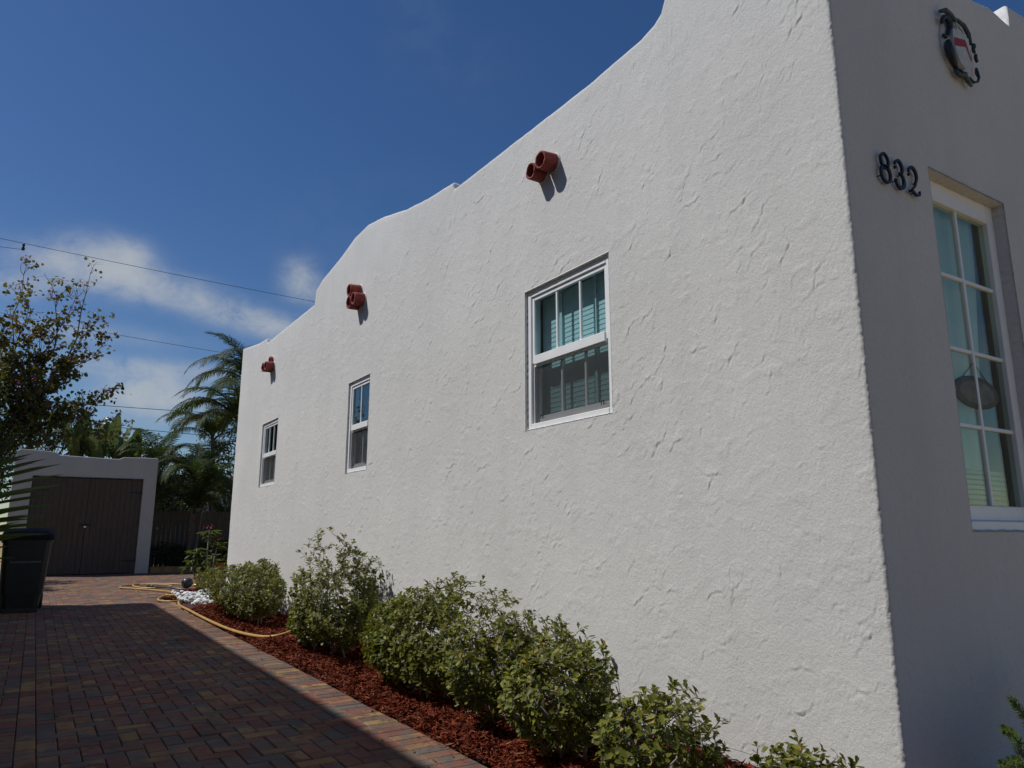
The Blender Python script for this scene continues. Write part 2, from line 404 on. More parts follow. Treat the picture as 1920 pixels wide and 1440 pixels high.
for q in far:
    v,f=paver_proto(q[2],q[3],random.randrange(999)); z=random.uniform(-.0022,.0022)+.007*float(perlin(q[0]*1.1,q[1]*1.1,91))
    tx,ty=random.gauss(0,.004),random.gauss(0,.004)
    mb.add([(a+q[0],b+q[1],c+z+a*tx+b*ty) for a,b,c in v],f,random.random())
pf=mb.build('paver_field',M['pavs'],drv,attr=True); pf['kind']='stuff'

# ------------------------------------------------------------------ stucco shells
def trowel(u,v,seed=0):
    """relief of hand-trowelled stucco, metres"""
    wx=fbm(u*3.1,v*3.1,3,seed+50)*.10; wy=fbm(u*3.1+7,v*3.1,3,seed+60)*.10
    a=fbm((u+wx)*4.2,(v+wy)*6.0,4,seed+1,.55); mk=fbm(u*5.5+31,v*5.5,3,seed+2)
    b=fbm((u-wy)*6.5+9,(v+wx)*5.0,4,seed+3,.55); mk2=fbm(u*4.5+77,v*6.5,3,seed+4)
    h=.0011*sstep(.02,.05,a)*sstep(.05,.20,mk)
    h=h+.0011*sstep(.03,.055,b)*sstep(.08,.24,mk2)
    h=h+.0011*fbm(u*11,v*11,4,seed+5,.7)+.004*fbm(u*.8,v*.8,2,seed+6)
    d=perlin(u*24,v*24,seed+8); h=h-.0015*sstep(.60,.72,d)
    return h
def strokes(d,s,Z,rows,dens,seed):
    """short raised trowel lips: sharp drop on the lower right, feathered above"""
    rr=np.random.default_rng(seed); zs=Z[:,len(s)//2]; n=int((s[-1]-s[0])*(zs[-1]-zs[0])*dens)
    for k in range(n):
        s0=rr.uniform(s[0],s[-1]); z0=rr.uniform(zs[0],zs[-1]); big=rr.random()<.22
        L=rr.uniform(.05,.11) if not big else rr.uniform(.12,.30); an=math.radians(rr.normal(38,24)); A=rr.uniform(.0010,.0030) if not big else rr.uniform(.0024,.0052)
        if fbm(np.array([s0*1.1]),np.array([z0*1.1]),2,seed+3)[0]<-.05 and rr.random()<.7: continue
        c0,c1=np.searchsorted(s,(s0-L/2-.05,s0+L/2+.05)); r0,r1=np.searchsorted(zs,(z0-L/2-.05,z0+L/2+.05))
        if c1-c0<2 or r1-r0<2: continue
        du=s[None,c0:c1]-s0; dv=Z[r0:r1,c0:c1]-z0
        t=du*math.cos(an)+dv*math.sin(an); q=-du*math.sin(an)+dv*math.cos(an)
        ph=rr.uniform(0,6.28,3); q=q-(.010*np.sin(t*38+ph[0])+.004*np.sin(t*110+ph[1])+rr.normal(0,1.2)*t*t)
        tp=np.clip(1-(2*t/L)**2,0,1)*(.65+.35*np.sin(t*70+ph[2]))
        d[r0:r1,c0:c1]+=A*tp*(np.where(q>0,np.exp(-q/rr.uniform(.016,.045)),0)-.9*np.exp(-((q+.0055)/.0042)**2))
def segs(keys,sp):
    """keys: sorted positions, sp: function spacing(mid)"""
    out=[keys[0]]
    for a,b in zip(keys[:-1],keys[1:]):
        p=a
        L=[a]
        while True:
            st=sp(p); p+=st
            if p>=b-1e-9: break
            L.append(p)
        n=max(1,len(L)); t=np.array(L+[p]); t=a+(t-a)*(b-a)/(p-a); out+=list(t[1:])
    return out
def shell(name,mat,parent,cols,rows,topf,openings,capin,drop,seed,amp=1.0,depth=.12,dens=0,cornerS=()):
    """cols: list of (px,py,nx,ny,s); rows: fixed z levels; topf(s)->top; openings: (s0,s1,z0,z1,depth)"""
    C=np.array(cols); n=len(C); s=C[:,4]
    top=np.array([topf(q) for q in s])+.006*fbm(s*3.0,s*0+seed,3,seed+9)
    zr=np.array(rows); zl=zr[-1]
    r=.03; nt_=12
    Z=[np.full(n,z) for z in rows]; OFF=[np.zeros(n) for _ in rows]; NZ=[np.zeros(n) for _ in rows]
    for k in range(1,nt_+1):
        Z.append(zl+(top-r-zl)*k/nt_); OFF.append(np.zeros(n)); NZ.append(np.zeros(n))
    for k in range(1,5):
        a=k*math.pi/8; Z.append(top-r+r*math.sin(a)); OFF.append(np.full(n,r*(1-math.cos(a)))); NZ.append(np.full(n,math.sin(a)))
    for k in range(1,4): Z.append(top-.004*k); OFF.append(np.full(n,r+(capin-r)*k/3)); NZ.append(np.ones(n))
    Z.append(top-drop); OFF.append(np.full(n,capin)); NZ.append(np.zeros(n))
    Z=np.array(Z);OFF=np.array(OFF);NZ=np.array(NZ); m=len(Z)
    d=np.zeros_like(Z); nr=len(rows)+nt_+4
    S=np.broadcast_to(s,Z.shape)
    d[:nr]=trowel(S[:nr]+OFF[:nr],Z[:nr],seed)*amp
    if dens: strokes(d[:len(rows)+nt_],s,Z[:len(rows)+nt_],rows,dens,seed+40)
    for cs in cornerS:
        w=np.exp(-((s-cs)/.035)**2); d[:nr]+=w*(.0065*fbm(Z[:nr]*52,S[:nr]*52,3,seed+31,.7)-.002)
    d[nr:-1]=.012*fbm(S[nr:-1]*4,OFF[nr:-1]*4+Z[nr:-1],3,seed+20)
    hn=np.sqrt(np.clip(1-NZ**2,0,1))
    PX=C[:,0]-C[:,2]*OFF+C[:,2]*d*hn; PY=C[:,1]-C[:,3]*OFF+C[:,3]*d*hn; PZ=Z+d*NZ
    V=np.stack([PX,PY,PZ],-1).reshape(-1,3)
    keep=np.ones((m-1,n-1),bool)
    ops=[]
    for (s0,s1,z0,z1,dep) in openings:
        ci=np.where((s[:-1]>=s0-1e-4)&(s[1:]<=s1+1e-4))[0]; ri=np.where((zr[:-1]>=z0-1e-4)&(zr[1:]<=z1+1e-4))[0]
        keep[np.ix_(ri,ci)]=False; ops.append((ci[0],ci[-1]+1,ri[0],ri[-1]+1,dep))
    I,J=np.where(keep); b=I*n+J
    F=np.stack([b,b+1,b+n+1,b+n],-1)
    V=list(V); F=list(map(tuple,F))
    V=np.array(V); addv=[]; addf=[]; base=len(V)
    for (c0,c1,r0,r1,dep) in ops:
        loop=[(r0,c) for c in range(c0,c1+1)]+[(rr,c1) for rr in range(r0+1,r1+1)]+[(r1,c) for c in range(c1-1,c0-1,-1)]+[(rr,c0) for rr in range(r1-1,r0,-1)]
        idx=[rr*n+c for rr,c in loop]; k=len(idx); st=base+len(addv)
        mid=[]
        for lay in(.012,.05,dep):
            for (rr,c),i in zip(loop,idx):
                p=V[i].copy(); wob=.0025*math.sin(i*12.9)+.003*math.sin(c*.7+rr*.9)
                cc=((C[c0,0]+C[c1,0])/2,(C[c0,1]+C[c1,1])/2,(rows[r0]+rows[r1])/2)
                sh=.006 if lay<.02 else .008
                nx,ny=C[c,2],C[c,3]
                # pull a little into the opening so the arris is rounded
                tz=-1 if rr==r1 else (1 if rr==r0 else 0)
                ts=0 if c not in(c0,c1) else (1 if c==c0 else -1)
                dirv=np.array([C[c1,0]-C[c0,0],C[c1,1]-C[c0,1]]); dirv/=np.linalg.norm(dirv)
                p[0]+=-nx*lay+dirv[0]*ts*(sh+wob); p[1]+=-ny*lay+dirv[1]*ts*(sh+wob); p[2]+=tz*(sh+wob)
                addv.append(p)
        for a in range(k):
            q=(a+1)%k
            addf.append((idx[q],idx[a],st+a,st+q))
            for L in(0,1): addf.append((st+L*k+q,st+L*k+a,st+(L+1)*k+a,st+(L+1)*k+q))
    if addv: V=np.vstack([V,np.array(addv)]); F=F+addf
    return obj(name,V,np.array(F),mat,parent,smooth=True)
def loop_cols(corners,keys_by_edge,sp,rad):
    """corners: polygon corners in order (outward to the right of travel) ; returns columns"""
    cols=[]; S=0.0; k=len(corners); starts=[]
    for e in range(k):
        a=Vector(corners[e]+(0,)); b=Vector(corners[(e+1)%k]+(0,)); t=(b-a); Ln=t.length; t.normalize(); nrm=Vector((t.y,-t.x,0))
        starts.append(S)
        ks=[rad]+sorted(x for x in keys_by_edge.get(e,[]))+[Ln-rad]
        for q in segs(ks,lambda p,e=e:sp(e,p)):
            p=a+t*q; cols.append((p.x,p.y,nrm.x,nrm.y,S+q))
        c=Vector(corners[(e+2)%k]+(0,)); t2=(c-b).normalized(); n2=Vector((t2.y,-t2.x,0))
        cen=b-t*rad+t2*rad
        for j in(1,2,3):
            nn=(nrm*math.cos(j*math.pi/8)+n2*math.sin(j*math.pi/8)).normalized(); p=cen+nn*rad
            cols.append((p.x,p.y,nn.x,nn.y,S+Ln-rad+j*.01))
        S+=Ln
    cols.append((*cols[0][:4],S)); return cols,starts

# ------------------------------------------------------------------ the house
house=empty('stucco_house',(WX,FY,0),'white stucco house with curved parapet, clay vent pipes and tinted sash windows','house')
YB=16.06; XE=12.0
# travel so that outward is on the right: back wall (east->west), side wall (north->south), front wall (west->east), far side
corners=[(XE,YB),(WX,YB),(WX,FY),(XE,FY)]
side_top=[(2.02,5.10),(3.10,5.08),(3.18,5.0),(3.25,4.88),(3.28,4.81),(3.36,4.76),(3.5,4.727),(4.1,4.703),(5.25,4.734),(6.40,4.753),(6.43,4.84),(6.7,4.875),(7.07,4.914),(7.66,5.015),(8.33,5.183),(8.9,5.282),(9.4,5.267),(9.92,5.164),(10.75,5.06),(11.03,4.973),(11.06,4.90),(11.1,4.743),(14.0,4.752),(14.06,4.85),(14.63,4.887),(15,4.93),(16.06,5.07)]
front_top=[(3.36,5.10),(4.3,5.06),(4.7,4.92),(5.1,4.80),(5.35,4.855),(5.63,4.825),(5.645,5.0),(5.95,5.03),(12,5.05)]
W1=(3.93,5.05,2.0,3.21); W2=(8.60,9.36,1.935,3.15); W3=(12.85,13.90,1.985,3.15); WF=(4.20,5.12,1.17,3.28)
E1=XE-WX; E2=YB-FY
def topf(s):
    if s<E1: return np.interp(XE-s,[p[0] for p in front_top],[p[1] for p in front_top]) if False else 5.0
    if s<E1+E2: y=YB-(s-E1); return float(np.interp(y,[p[0] for p in side_top],[p[1] for p in side_top]))
    if s<2*E1+E2: x=WX+(s-E1-E2); return float(np.interp(x,[p[0] for p in front_top],[p[1] for p in front_top]))
    return 5.0
yk=lambda y:YB-y
kb={1:sorted([yk(v) for w in(W1,W2,W3) for v in w[:2]]+[yk(v) for v in(3.18,3.25,3.28,6.40,6.43,11.03,11.06,11.1,14.0,14.06)]),
    2:sorted([WF[0]-WX,WF[1]-WX,5.63-WX,5.645-WX])}
def spc(e,p):
    if e==1: y=YB-p; return max(.0060,.0044+.0015*(y-FY))
    if e==2: return .009 if p<2.6 else .12
    return .4
cols,starts=loop_cols(corners,kb,spc,.018)
rows=segs([0,1.17,1.935,1.985,2.0,3.15,3.21,3.28,4.45],lambda p:.0096)
opn=[(E1+YB-w[1],E1+YB-w[0],w[2],w[3],.14) for w in(W1,W2,W3)]+[(E1+E2+WF[0]-WX,E1+E2+WF[1]-WX,WF[2],WF[3],.14)]
wall=shell('wall',M['stucco'],house,cols,rows,topf,opn,.30,.55,3,dens=52,cornerS=(E1,E1+E2))
mb=MB(); mb.box((WX+.32,FY+.32,4.22),(XE-.32,YB-.32,4.32)); mb.build('roof',M['roof'],house)
# plaster rooms behind the windows
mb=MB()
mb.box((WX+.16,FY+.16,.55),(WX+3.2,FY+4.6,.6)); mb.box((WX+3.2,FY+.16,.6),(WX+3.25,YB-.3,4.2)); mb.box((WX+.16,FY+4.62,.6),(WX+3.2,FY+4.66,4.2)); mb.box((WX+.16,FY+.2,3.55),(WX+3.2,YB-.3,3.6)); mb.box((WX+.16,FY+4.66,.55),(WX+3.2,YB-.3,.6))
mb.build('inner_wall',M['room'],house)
# foundation below the render line
mb=MB(); mb.box((WX-.005,FY-.005,-.40),(XE-.05,YB-.02,-.004)); mb.build('foundation',M['stucco'],house)

def axes(o,Ux,Nx):
    o=Vector(o);Ux=Vector(Ux);Nx=Vector(Nx)
    return lambda p:tuple(o+Ux*p[0]+Nx*p[1]+Vector((0,0,p[2])))   # (u, outward, z)
def sash_window(win,ncol,blinds,gm,lab):
    """double hung window; local u runs toward +Y, seen from outside right = -Y"""
    y0,y1,z0,z1=win; Wd=y1-y0; Hh=z1-z0
    A=axes((WX,y0,z0),(0,1,0),(-1,0,0))
    fo=-.024; fi=-.125; fw=.060
    mb=MB()
    for lo,hi in(((.004,fi,.004),(fw,fo,Hh-.004)),((Wd-fw,fi,.004),(Wd-.004,fo,Hh-.004)),((fw,fi,Hh-fw),(Wd-fw,fo-.001,Hh-.004)),((fw,fi,.004),(Wd-fw,fo+.004,.05))): mb.box(lo,hi,.004,A)
    fr=mb.build('window',M['frame'],house); fr['label']=lab
    mid=Hh*.485
    # upper sash (outer plane)
    mb=MB(); r=.035; uo=fo-.012; ui=fo-.045
    for lo,hi in(((fw,ui,mid-.02),(fw+r,uo,Hh-fw)),((Wd-fw-r,ui,mid-.02),(Wd-fw,uo,Hh-fw)),((fw+r,ui,Hh-fw-r),(Wd-fw-r,uo-.001,Hh-fw)),((fw+r,ui,mid-.035),(Wd-fw-r,uo+.012,mid+.040))): mb.box(lo,hi,.003,A)
    mb.build('upper_sash',M['frame'],fr)
    # lower sash (inner plane)
    mb=MB(); lo_=fo-.055; li=fo-.09
    for lo,hi in(((fw,li,.05),(fw+.04,lo_,mid-.0)),((Wd-fw-.04,li,.05),(Wd-fw,lo_,mid)),((fw+.04,li,mid-.035),(Wd-fw-.04,lo_-.001,mid)),((fw+.04,li,.05),(Wd-fw-.04,lo_-.001,.115))): mb.box(lo,hi,.003,A)
    mb.build('lower_sash',M['frame'],fr)
    a0=fw+r; a1=Wd-fw-r; cw=(a1-a0)/ncol
    b0=fw+.04; b1=Wd-fw-.04; cw2=(b1-b0)/ncol
    for k in range(ncol):
        MB().box((a0+k*cw+.001,uo-.020,mid+.040),(a0+(k+1)*cw-.001,uo-.016,Hh-fw-r),0,A).build('pane',gm,fr)
        MB().box((b0+k*cw2+.001,li+.014,.115),(b0+(k+1)*cw2-.001,li+.018,mid-.035),0,A).build('pane',gm,fr)
        if k:
            MB().box((a0+k*cw-.011,uo-.026,mid+.040),(a0+k*cw+.011,uo-.006,Hh-fw-r),.003,A).build('muntin',M['frame'],fr)
            MB().box((b0+k*cw2-.012,li+.008,.115),(b0+k*cw2+.012,li+.028,mid-.035),.003,A).build('muntin',M['frame'],fr)
    # insect screen with its own slim frame in front of the lower sash
    so_=fo-.020; mb=MB(); t=.016
    for lo,hi in(((fw+.002,so_-.014,.05),(fw+t+.002,so_,mid-.036)),((Wd-fw-t-.002,so_-.014,.05),(Wd-fw-.002,so_,mid-.036)),((fw+t,so_-.014,mid-.052),(Wd-fw-t,so_-.001,mid-.036))): mb.box(lo,hi,.002,A)
    mb.build('screen_frame',M['frame'],fr)
    MB().box((fw+t,so_-.008,.05),(Wd-fw-t,so_-.0065,mid-.05),0,A).build('insect_screen',M['screen'],fr)
    for u in(fw+.09,Wd-fw-.13):                     # the two little pull tabs
        mb=MB()
        mb.box((u,so_-.005,.085),(u+.004,so_,.118),0,A); mb.box((u+.004,so_-.005,.114),(u+.026,so_,.118),0,A); mb.box((u+.026,so_-.005,.085),(u+.030,so_,.118),0,A); mb.box((u-.018,so_-.005,.090),(u,so_,.094),0,A)
        mb.build('pull_tab',M['dark_line'],fr)
    if blinds:
        n=int((Hh-.06)/.040); base=None
        for k in range(n):
            z=z0+.05+k*.040
            if base is None:
                v=[];L=Wd-.10;c=math.cos(R(84));s_=math.sin(R(84));w=.0245
                for a,b in((-w,-.0),(0,.003),(w,0)):
                    for yy in(-L/2,L/2): v.append((a*c,yy,a*s_+b))
                    # two-sided thin slat
                f=[(0,1,3,2),(2,3,5,4)]
                base=obj('blind_slat',v,f,M['blind'],fr,local=True,loc=(WX+.155,(y0+y1)/2,z)); 
            else: inst(base,(WX+.155,(y0+y1)/2,z),fr,'blind_slat')
        for q in(.3,.7):
            MB().box((.0+Wd*q-.016,-.138,.03),(Wd*q+.016,-.135,Hh-.03),0,A).build('ladder_tape',M['blind'],fr)
    return fr
sash_window(W1,3,True,M['glass'],'three over three sash window with pale blinds, nearest on the side wall')
sash_window(W2,2,False,M['glass'],'narrow two over two sash window, middle of the side wall')
sash_window(W3,3,False,M['glass'],'three over three sash window, farthest on the side wall')
# blue-green roller shades a little way inside the two unlit windows
# front window
def front_window():
    x0,x1,z0,z1=WF; A=axes((x0,FY,z0),(1,0,0),(0,-1,0)); Wd=x1-x0; Hh=z1-z0
    fo=-.075; fi=-.135; t=.09; mb=MB()
    for lo,hi in(((.004,fi,.06),(t,fo,Hh-.004)),((Wd-t,fi,.06),(Wd-.004,fo,Hh-.004)),((t,fi,Hh-t-.045),(Wd-t,fo-.001,Hh-.004)),((t,fi,.06),(Wd-t,fo-.001,.145))): mb.box(lo,hi,.005,A)
    fr=mb.build('window',M['frame'],house); fr['label']='tall eight pane window in the shaded front wall'
    MB().box((.004,fi,.004),(Wd-.004,fo+.045,.058),.006,A).build('sill',M['frame'],fr)
    gx0,gx1=t,Wd-t; gz0,gz1=.145,Hh-t-.045; cw=(gx1-gx0)/2; ch=(gz1-gz0)/4
    for i in range(2):
        for j in range(4):
            MB().box((gx0+i*cw+.001,fo-.035,gz0+j*ch+.001),(gx0+(i+1)*cw-.001,fo-.030,gz0+(j+1)*ch-.001),0,A).build('pane',M['glassf'],fr)
    MB().box((gx0+cw-.013,fo-.046,gz0),(gx0+cw+.013,fo-.016,gz1),.004,A).build('muntin',M['frame'],fr)
    for j in(1,2,3):
        for i in range(2):
            MB().box((gx0+i*cw+(.013 if i else 0),fo-.045,gz0+j*ch-.012),(gx0+(i+1)*cw-(0 if i else .013),fo-.018,gz0+j*ch+.012),.004,A).build('muntin',M['frame'],fr)
    # pale curtain on the left, its edge slanted to imitate a dark reflection
    mb=MB(); n=36; v=[];f=[]
    for k in range(n+1):
        q=k/n
        for z in(.36,1.0,1.6,Hh):
            e=.60+.16*sstep(.3,Hh,np.array(z)).item()
            u=-.05+q*(e+.05+.12*(z/Hh)); v.append(A((u,fo-.10+.010*math.sin(q*30)+.006*math.sin(q*71+z),z)))
    for k in range(n):
        for j in range(3): a=k*4+j; f.append((a,a+4,a+5,a+1))
    obj('curtain',v,f,M['curtain'],fr,smooth=True)
    # blind slats showing under the curtain
    for k in range(9):
        MB().box((.05,fo-.13,.10+k*.03),(Wd-.05,fo-.118,.122+k*.03),0,A).build('blind_slat',M['blind'],fr)
    return A,fo
A_,fo_=front_window()
# oval plaque hung inside the front window glass
pl=empty('oval_plaque',(4.66,FY+.10,1.88),'oval olive plaque on the panes of the tall front window','plaque')
def disc(name,cx,cy,cz,rx,rz,th,mat,par,dome=0.0,n=40):
    v=[];f=[]
    prof=[(1,0),(1,th*.6),(.94,th),(.6,th+dome*.6),(.0,th+dome)]
    for r,d in prof[:-1]:
        for j in range(n):
            a=2*math.pi*j/n; v.append((cx+rx*r*math.cos(a),cy-d,cz+rz*r*math.sin(a)))
    v.append((cx,cy-prof[-1][1],cz)); c=len(v)-1
    for i in range(len(prof)-2):
        for j in range(n): q=(j+1)%n; f.append((i*n+j,i*n+q,(i+1)*n+q,(i+1)*n+j))
    for j in range(n): f.append(((len(prof)-2)*n+j,(len(prof)-2)*n+(j+1)%n,c))
    f.append(tuple(reversed(range(n))))
    return obj(name,v,f,mat,par,smooth=False)
disc('rim',4.66,FY+.1045,1.985,.265,.100,.006,M['plaque2'],pl)
disc('face',4.66,FY+.0995,1.985,.205,.072,.003,M['plaque'],pl,.002)
MB().tube([(4.50,FY+.101,2.055),(4.66,FY+.100,2.17),(4.82,FY+.101,2.055)],.002,5).build('cord',M['dark_line'],pl)

# clay vent pipes set into the wall: tapering short tubes with thick rims
def pipe(y,z,ln,ro,tilt=0.05,yaw=0):
    mb=MB(); prof=[(ro*1.04,-.03),(ro*1.04,.0),(ro*1.0,ln*.5),(ro*.98,ln*.9),(ro*.97,ln),(ro*.76,ln),(ro*.74,ln*.6),(ro*.70,0.02),(.0005,.018)]
    mb.lathe(prof,(WX-.0,y,z),(-1,yaw,-tilt),22)
    o=mb.build('clay_pipe',M['clay'],house,smooth=True)
    co=np.array([v.co for v in o.data.vertices]); w=co+np.array(wloc(house))
    j=.0035*perlin(w[:,1]*24+w[:,0]*31,w[:,2]*24+w[:,0]*17,77)+.0022*perlin(w[:,1]*70+w[:,0]*40,w[:,2]*70,78)
    c0=np.array([WX,y,z]); r_=w-c0; r_[:,0]=0; nr_=np.linalg.norm(r_,axis=1,keepdims=True)+1e-9
    w2=w+r_/nr_*j[:,None]; w2[:,0]+=np.where(w[:,0]<WX-ln*.85,2.2*j,0); o.data.vertices.foreach_set('co',(w2-np.array(wloc(house))).ravel()); o.data.update()
    mb=MB(); mb.lathe([(ro*1.22,-.004),(ro*1.15,.006),(ro*1.05,.012),(ro*1.0,.014)],(WX-.0,y,z),(-1,0,0),18); mb.build('mortar_collar',M['stucco'],o,smooth=True)
    return o
for y,z,l,r_ in((4.595,4.225,.145,.078),(4.755,4.195,.135,.074),(4.70,4.315,.075,.05)): pipe(y,z,l,r_)
for y,z,l in((9.075,4.37,.16),(9.09,4.205,.155),(8.93,4.215,.15)): pipe(y,z,l,.088)
for y,z,l in((13.55,4.17,.16),(13.38,4.165,.15),(13.47,4.28,.06)): pipe(y,z,l,.085)

# house number 832: cast iron digits on short pins
num=empty('house_number',(3.83,FY,3.03),'black iron house number 832 on the shaded front wall','house number')
def strip(pts,widths,th=.012,off=.018):
    """flat iron stroke with varying width in the plane of the front wall; pts (x,z)"""
    P=[Vector((p[0],0,p[1])) for p in pts]; n=len(P); v=[];f=[]
    for i,p in enumerate(P):
        t=(P[min(i+1,n-1)]-P[max(i-1,0)]).normalized(); s=Vector((-t.z,0,t.x))*widths[i]*.40
        for yy in(FY-off,FY-off-th):
            for sg in(-1,1): q=p+s*sg; v.append((q.x,yy,q.z))
    for i in range(n-1):
        a=i*4;b=a+4
        f+=[(a+2,a+3,b+3,b+2),(a+1,a,b,b+1),(a,a+2,b+2,b),(a+3,a+1,b+1,b+3)]
    f+=[(0,1,3,2),((n-1)*4,(n-1)*4+2,(n-1)*4+3,(n-1)*4+1)]
    return v,f
def arc(cx,cz,rx,rz,a0,a1,n=14): return [(cx+rx*math.cos(R(a0+(a1-a0)*k/n)),cz+rz*math.sin(R(a0+(a1-a0)*k/n))) for k in range(n+1)]
def digit(strokes,pins):
    mb=MB()
    for pts,w in strokes:
        k=len(pts)
        if isinstance(w,tuple): ws=[w[0]+(w[1]-w[0])*math.sin(math.pi*i/(k-1)) for i in range(k)]
        else: ws=[w]*k
        mb.add(*strip(pts,ws))
    for x,z in pins: mb.tube([(x,FY+.005,z),(x,FY-.024,z)],.0035,6)
    mb.build('digit',M['iron'],num)
c8=3.692; digit([(arc(c8,3.157,.036,.042,90,450,22),.0185),(arc(c8,3.077,.044,.047,90,450,22),.0215)],[(c8,3.117),(c8-.046,3.06)])
c3=3.832; digit([(arc(c3-.004,3.155,.036,.042,165,-88,16),(.010,.024)),(arc(c3-.006,3.077,.043,.046,86,-170,16),(.012,.027)),([(c3-.046,3.145),(c3-.034,3.150)],.022),([(c3-.054,3.068),(c3-.040,3.064)],.024)],[(c3+.02,3.117),(c3-.045,3.066)])
c2=3.968; digit([(arc(c2,3.150,.040,.046,170,-30,14)+[(c2+.012,3.085),(c2-.02,3.055),(c2-.048,3.036)],(.010,.025)),([(c2-.05,3.038),(c2-.02,3.046),(c2+.02,3.030),(c2+.052,3.040)],.018),([(c2+.052,3.036),(c2+.056,3.062)],.010),([(c2-.046,3.14),(c2-.034,3.146)],.022)],[(c2,3.04),(c2+.03,3.11)])

# crest: carved cartouche with shield
cr=empty('wall_crest',(4.73,FY,4.02),'carved oval coat of arms with red banded white shield high on the front wall','crest')
CX,CZ=4.735,4.255
disc('backing',CX,FY+.004,CZ,.195,.225,.022,M['crestwhite'],cr,.008)
def shield(d,sc,mat,name,zt=None,zb=None):
    out=[(-.105,.105),(-.05,.118),(0,.13),(.05,.118),(.105,.105),(.108,.02),(.095,-.07),(.06,-.125),(0,-.165),(-.06,-.125),(-.095,-.07),(-.108,.02)]
    pts=[(CX+x*sc,CZ+z*sc) for x,z in out]; n=len(pts)
    v=[(x,FY-.02,z) for x,z in pts]+[(CX+(x-CX)*.96,FY-d,CZ+(z-CZ)*.96) for x,z in pts]; f=[tuple(n+i for i in range(n))]+[(i,n+i,n+(i+1)%n,(i+1)%n) for i in range(n)]
    return obj(name,v,f,mat,cr)
shield(.046,1.0,M['crestwhite'],'shield')
mb=MB()   # red bend across the shield with its thin tail
mb.add([(CX-.098,FY-.0475,CZ-.025),(CX-.098,FY-.0475,CZ+.035),(CX+.045,FY-.0475,CZ+.070),(CX+.045,FY-.0475,CZ+.018),(CX-.098,FY-.046,CZ-.025),(CX-.098,FY-.046,CZ+.035),(CX+.045,FY-.046,CZ+.07),(CX+.045,FY-.046,CZ+.018)],[(0,1,2,3),(4,0,3,7),(1,5,6,2),(3,2,6,7),(0,4,5,1)])
mb.add([(CX+.045,FY-.0472,CZ+.07),(CX+.058,FY-.0472,CZ+.06),(CX+.098,FY-.0472,CZ-.055),(CX+.092,FY-.0472,CZ-.07),(CX+.045,FY-.0472,CZ+.02)],[(0,1,2,3,4)])
mb.build('red_band',M['crestred'],cr)
def scroll(pts,rads,mat):
    P=[(CX+x,FY-.030-.012*math.sin(math.pi*i/(len(pts)-1)),CZ+z) for i,(x,z) in enumerate(pts)]
    MB().tube(P,[q*.72 for q in rads],8).build('scroll',mat,cr,smooth=True)
sp=lambda cx,cz,r0,r1,a0,a1,n=16:[(cx+(r0+(r1-r0)*k/n)*math.cos(R(a0+(a1-a0)*k/n)),cz+(r0+(r1-r0)*k/n)*math.sin(R(a0+(a1-a0)*k/n))) for k in range(n+1)]
tp=lambda n,a,b:[a+(b-a)*math.sin(math.pi*k/(n-1)) for k in range(n)]
scroll(sp(-.165,.115,.030,.055,200,-60)+[(-.135,.05),(-.165,.018),(-.20,.02)],tp(20,.014,.026),M['crestblue'])
scroll([(-.205,.19),(-.15,.215),(-.09,.205),(-.04,.19),(.02,.215)],[.014,.022,.02,.018,.012],M['crestgreen'])
scroll([(-.145,-.005),(-.172,-.05),(-.165,-.105),(-.12,-.155),(-.07,-.185)],[.022,.032,.033,.024,.013],M['crestblue'])
scroll([(-.06,.20),(0,.205),(.07,.19),(.13,.15),(.165,.09)],[.010,.016,.02,.02,.014],M['crestgreen'])
scroll(sp(.185,.075,.012,.030,0,300,10),[.014]*11,M['crestblue'])
scroll(sp(.195,.005,.010,.026,40,330,10),[.015]*11,M['crestblue'])
scroll([(.19,-.075),(.175,-.115),(.185,-.15),(.16,-.19),(.11,-.21),(.07,-.185)],[.012,.018,.012,.012,.012,.01],M['crestblue'])
scroll([(-.11,-.20),(-.06,-.225),(-.01,-.205),(.03,-.228),(.09,-.238)],[.016,.022,.02,.022,.014],M['crestgreen'])
scroll([(-.06,-.17),(-.03,-.195),(.01,-.182),(.05,-.205)],[.010,.015,.013,.008],M['crestblue'])
scroll(sp(-.02,.16,.004,.02,0,360,8),[.008]*9,M['crestwhite'])

# the house group was drawn 1.2 times too large: set it, and what hangs on it, to real size (sash window 1.0 m tall, digits 14 cm)
for o_,l_ in((house,(2.80,1.683,.193)),(pl,(3.883,1.767,1.760)),(num,(3.192,1.683,2.718)),(cr,(3.942,1.683,3.543))):
    o_.location=l_; o_.scale=(1/1.2,)*3
BX=2.80; BY=1.683; BYB=13.38       # real wall planes

# ------------------------------------------------------------------ garage at the end of the drive
GY=24.8
gar=empty('garage',(1.1,GY,0),'small white stucco garage with brown double doors at the end of the driveway','garage')
gx0,gx1=-.70,2.96; gyb=30.0
gc=[(gx0,gyb),(gx0,GY),(gx1,GY),(gx1,gyb)]
gtop=[(gx0,3.42),(-.60,3.50),(-.2,3.49),(.25,3.455),(.30,3.41),(.36,3.375),(1.88,3.335),(1.93,3.36),(2.0,3.40),(2.6,3.415),(gx1,3.41)]
def gtopf(s):
    a=gyb-GY
    if s<a: return 3.35
    if s<a+gx1-gx0: return float(np.interp(gx0+s-a,[p[0] for p in gtop],[p[1] for p in gtop]))
    return 3.35
DX0,DX1,DZ=-.235,2.60,2.77
gcols,_=loop_cols(gc,{1:[DX0-gx0,DX1-gx0]},lambda e,p:.03 if e==1 else .15,.03)
grows=segs([-.03,DZ,3.1],lambda p:.03)
shell('wall',M['stucco_g'],gar,gcols,grows,gtopf,[(gyb-GY+DX0-gx0,gyb-GY+DX1-gx0,-.03,DZ,.12)],.25,.4,21,1.6)
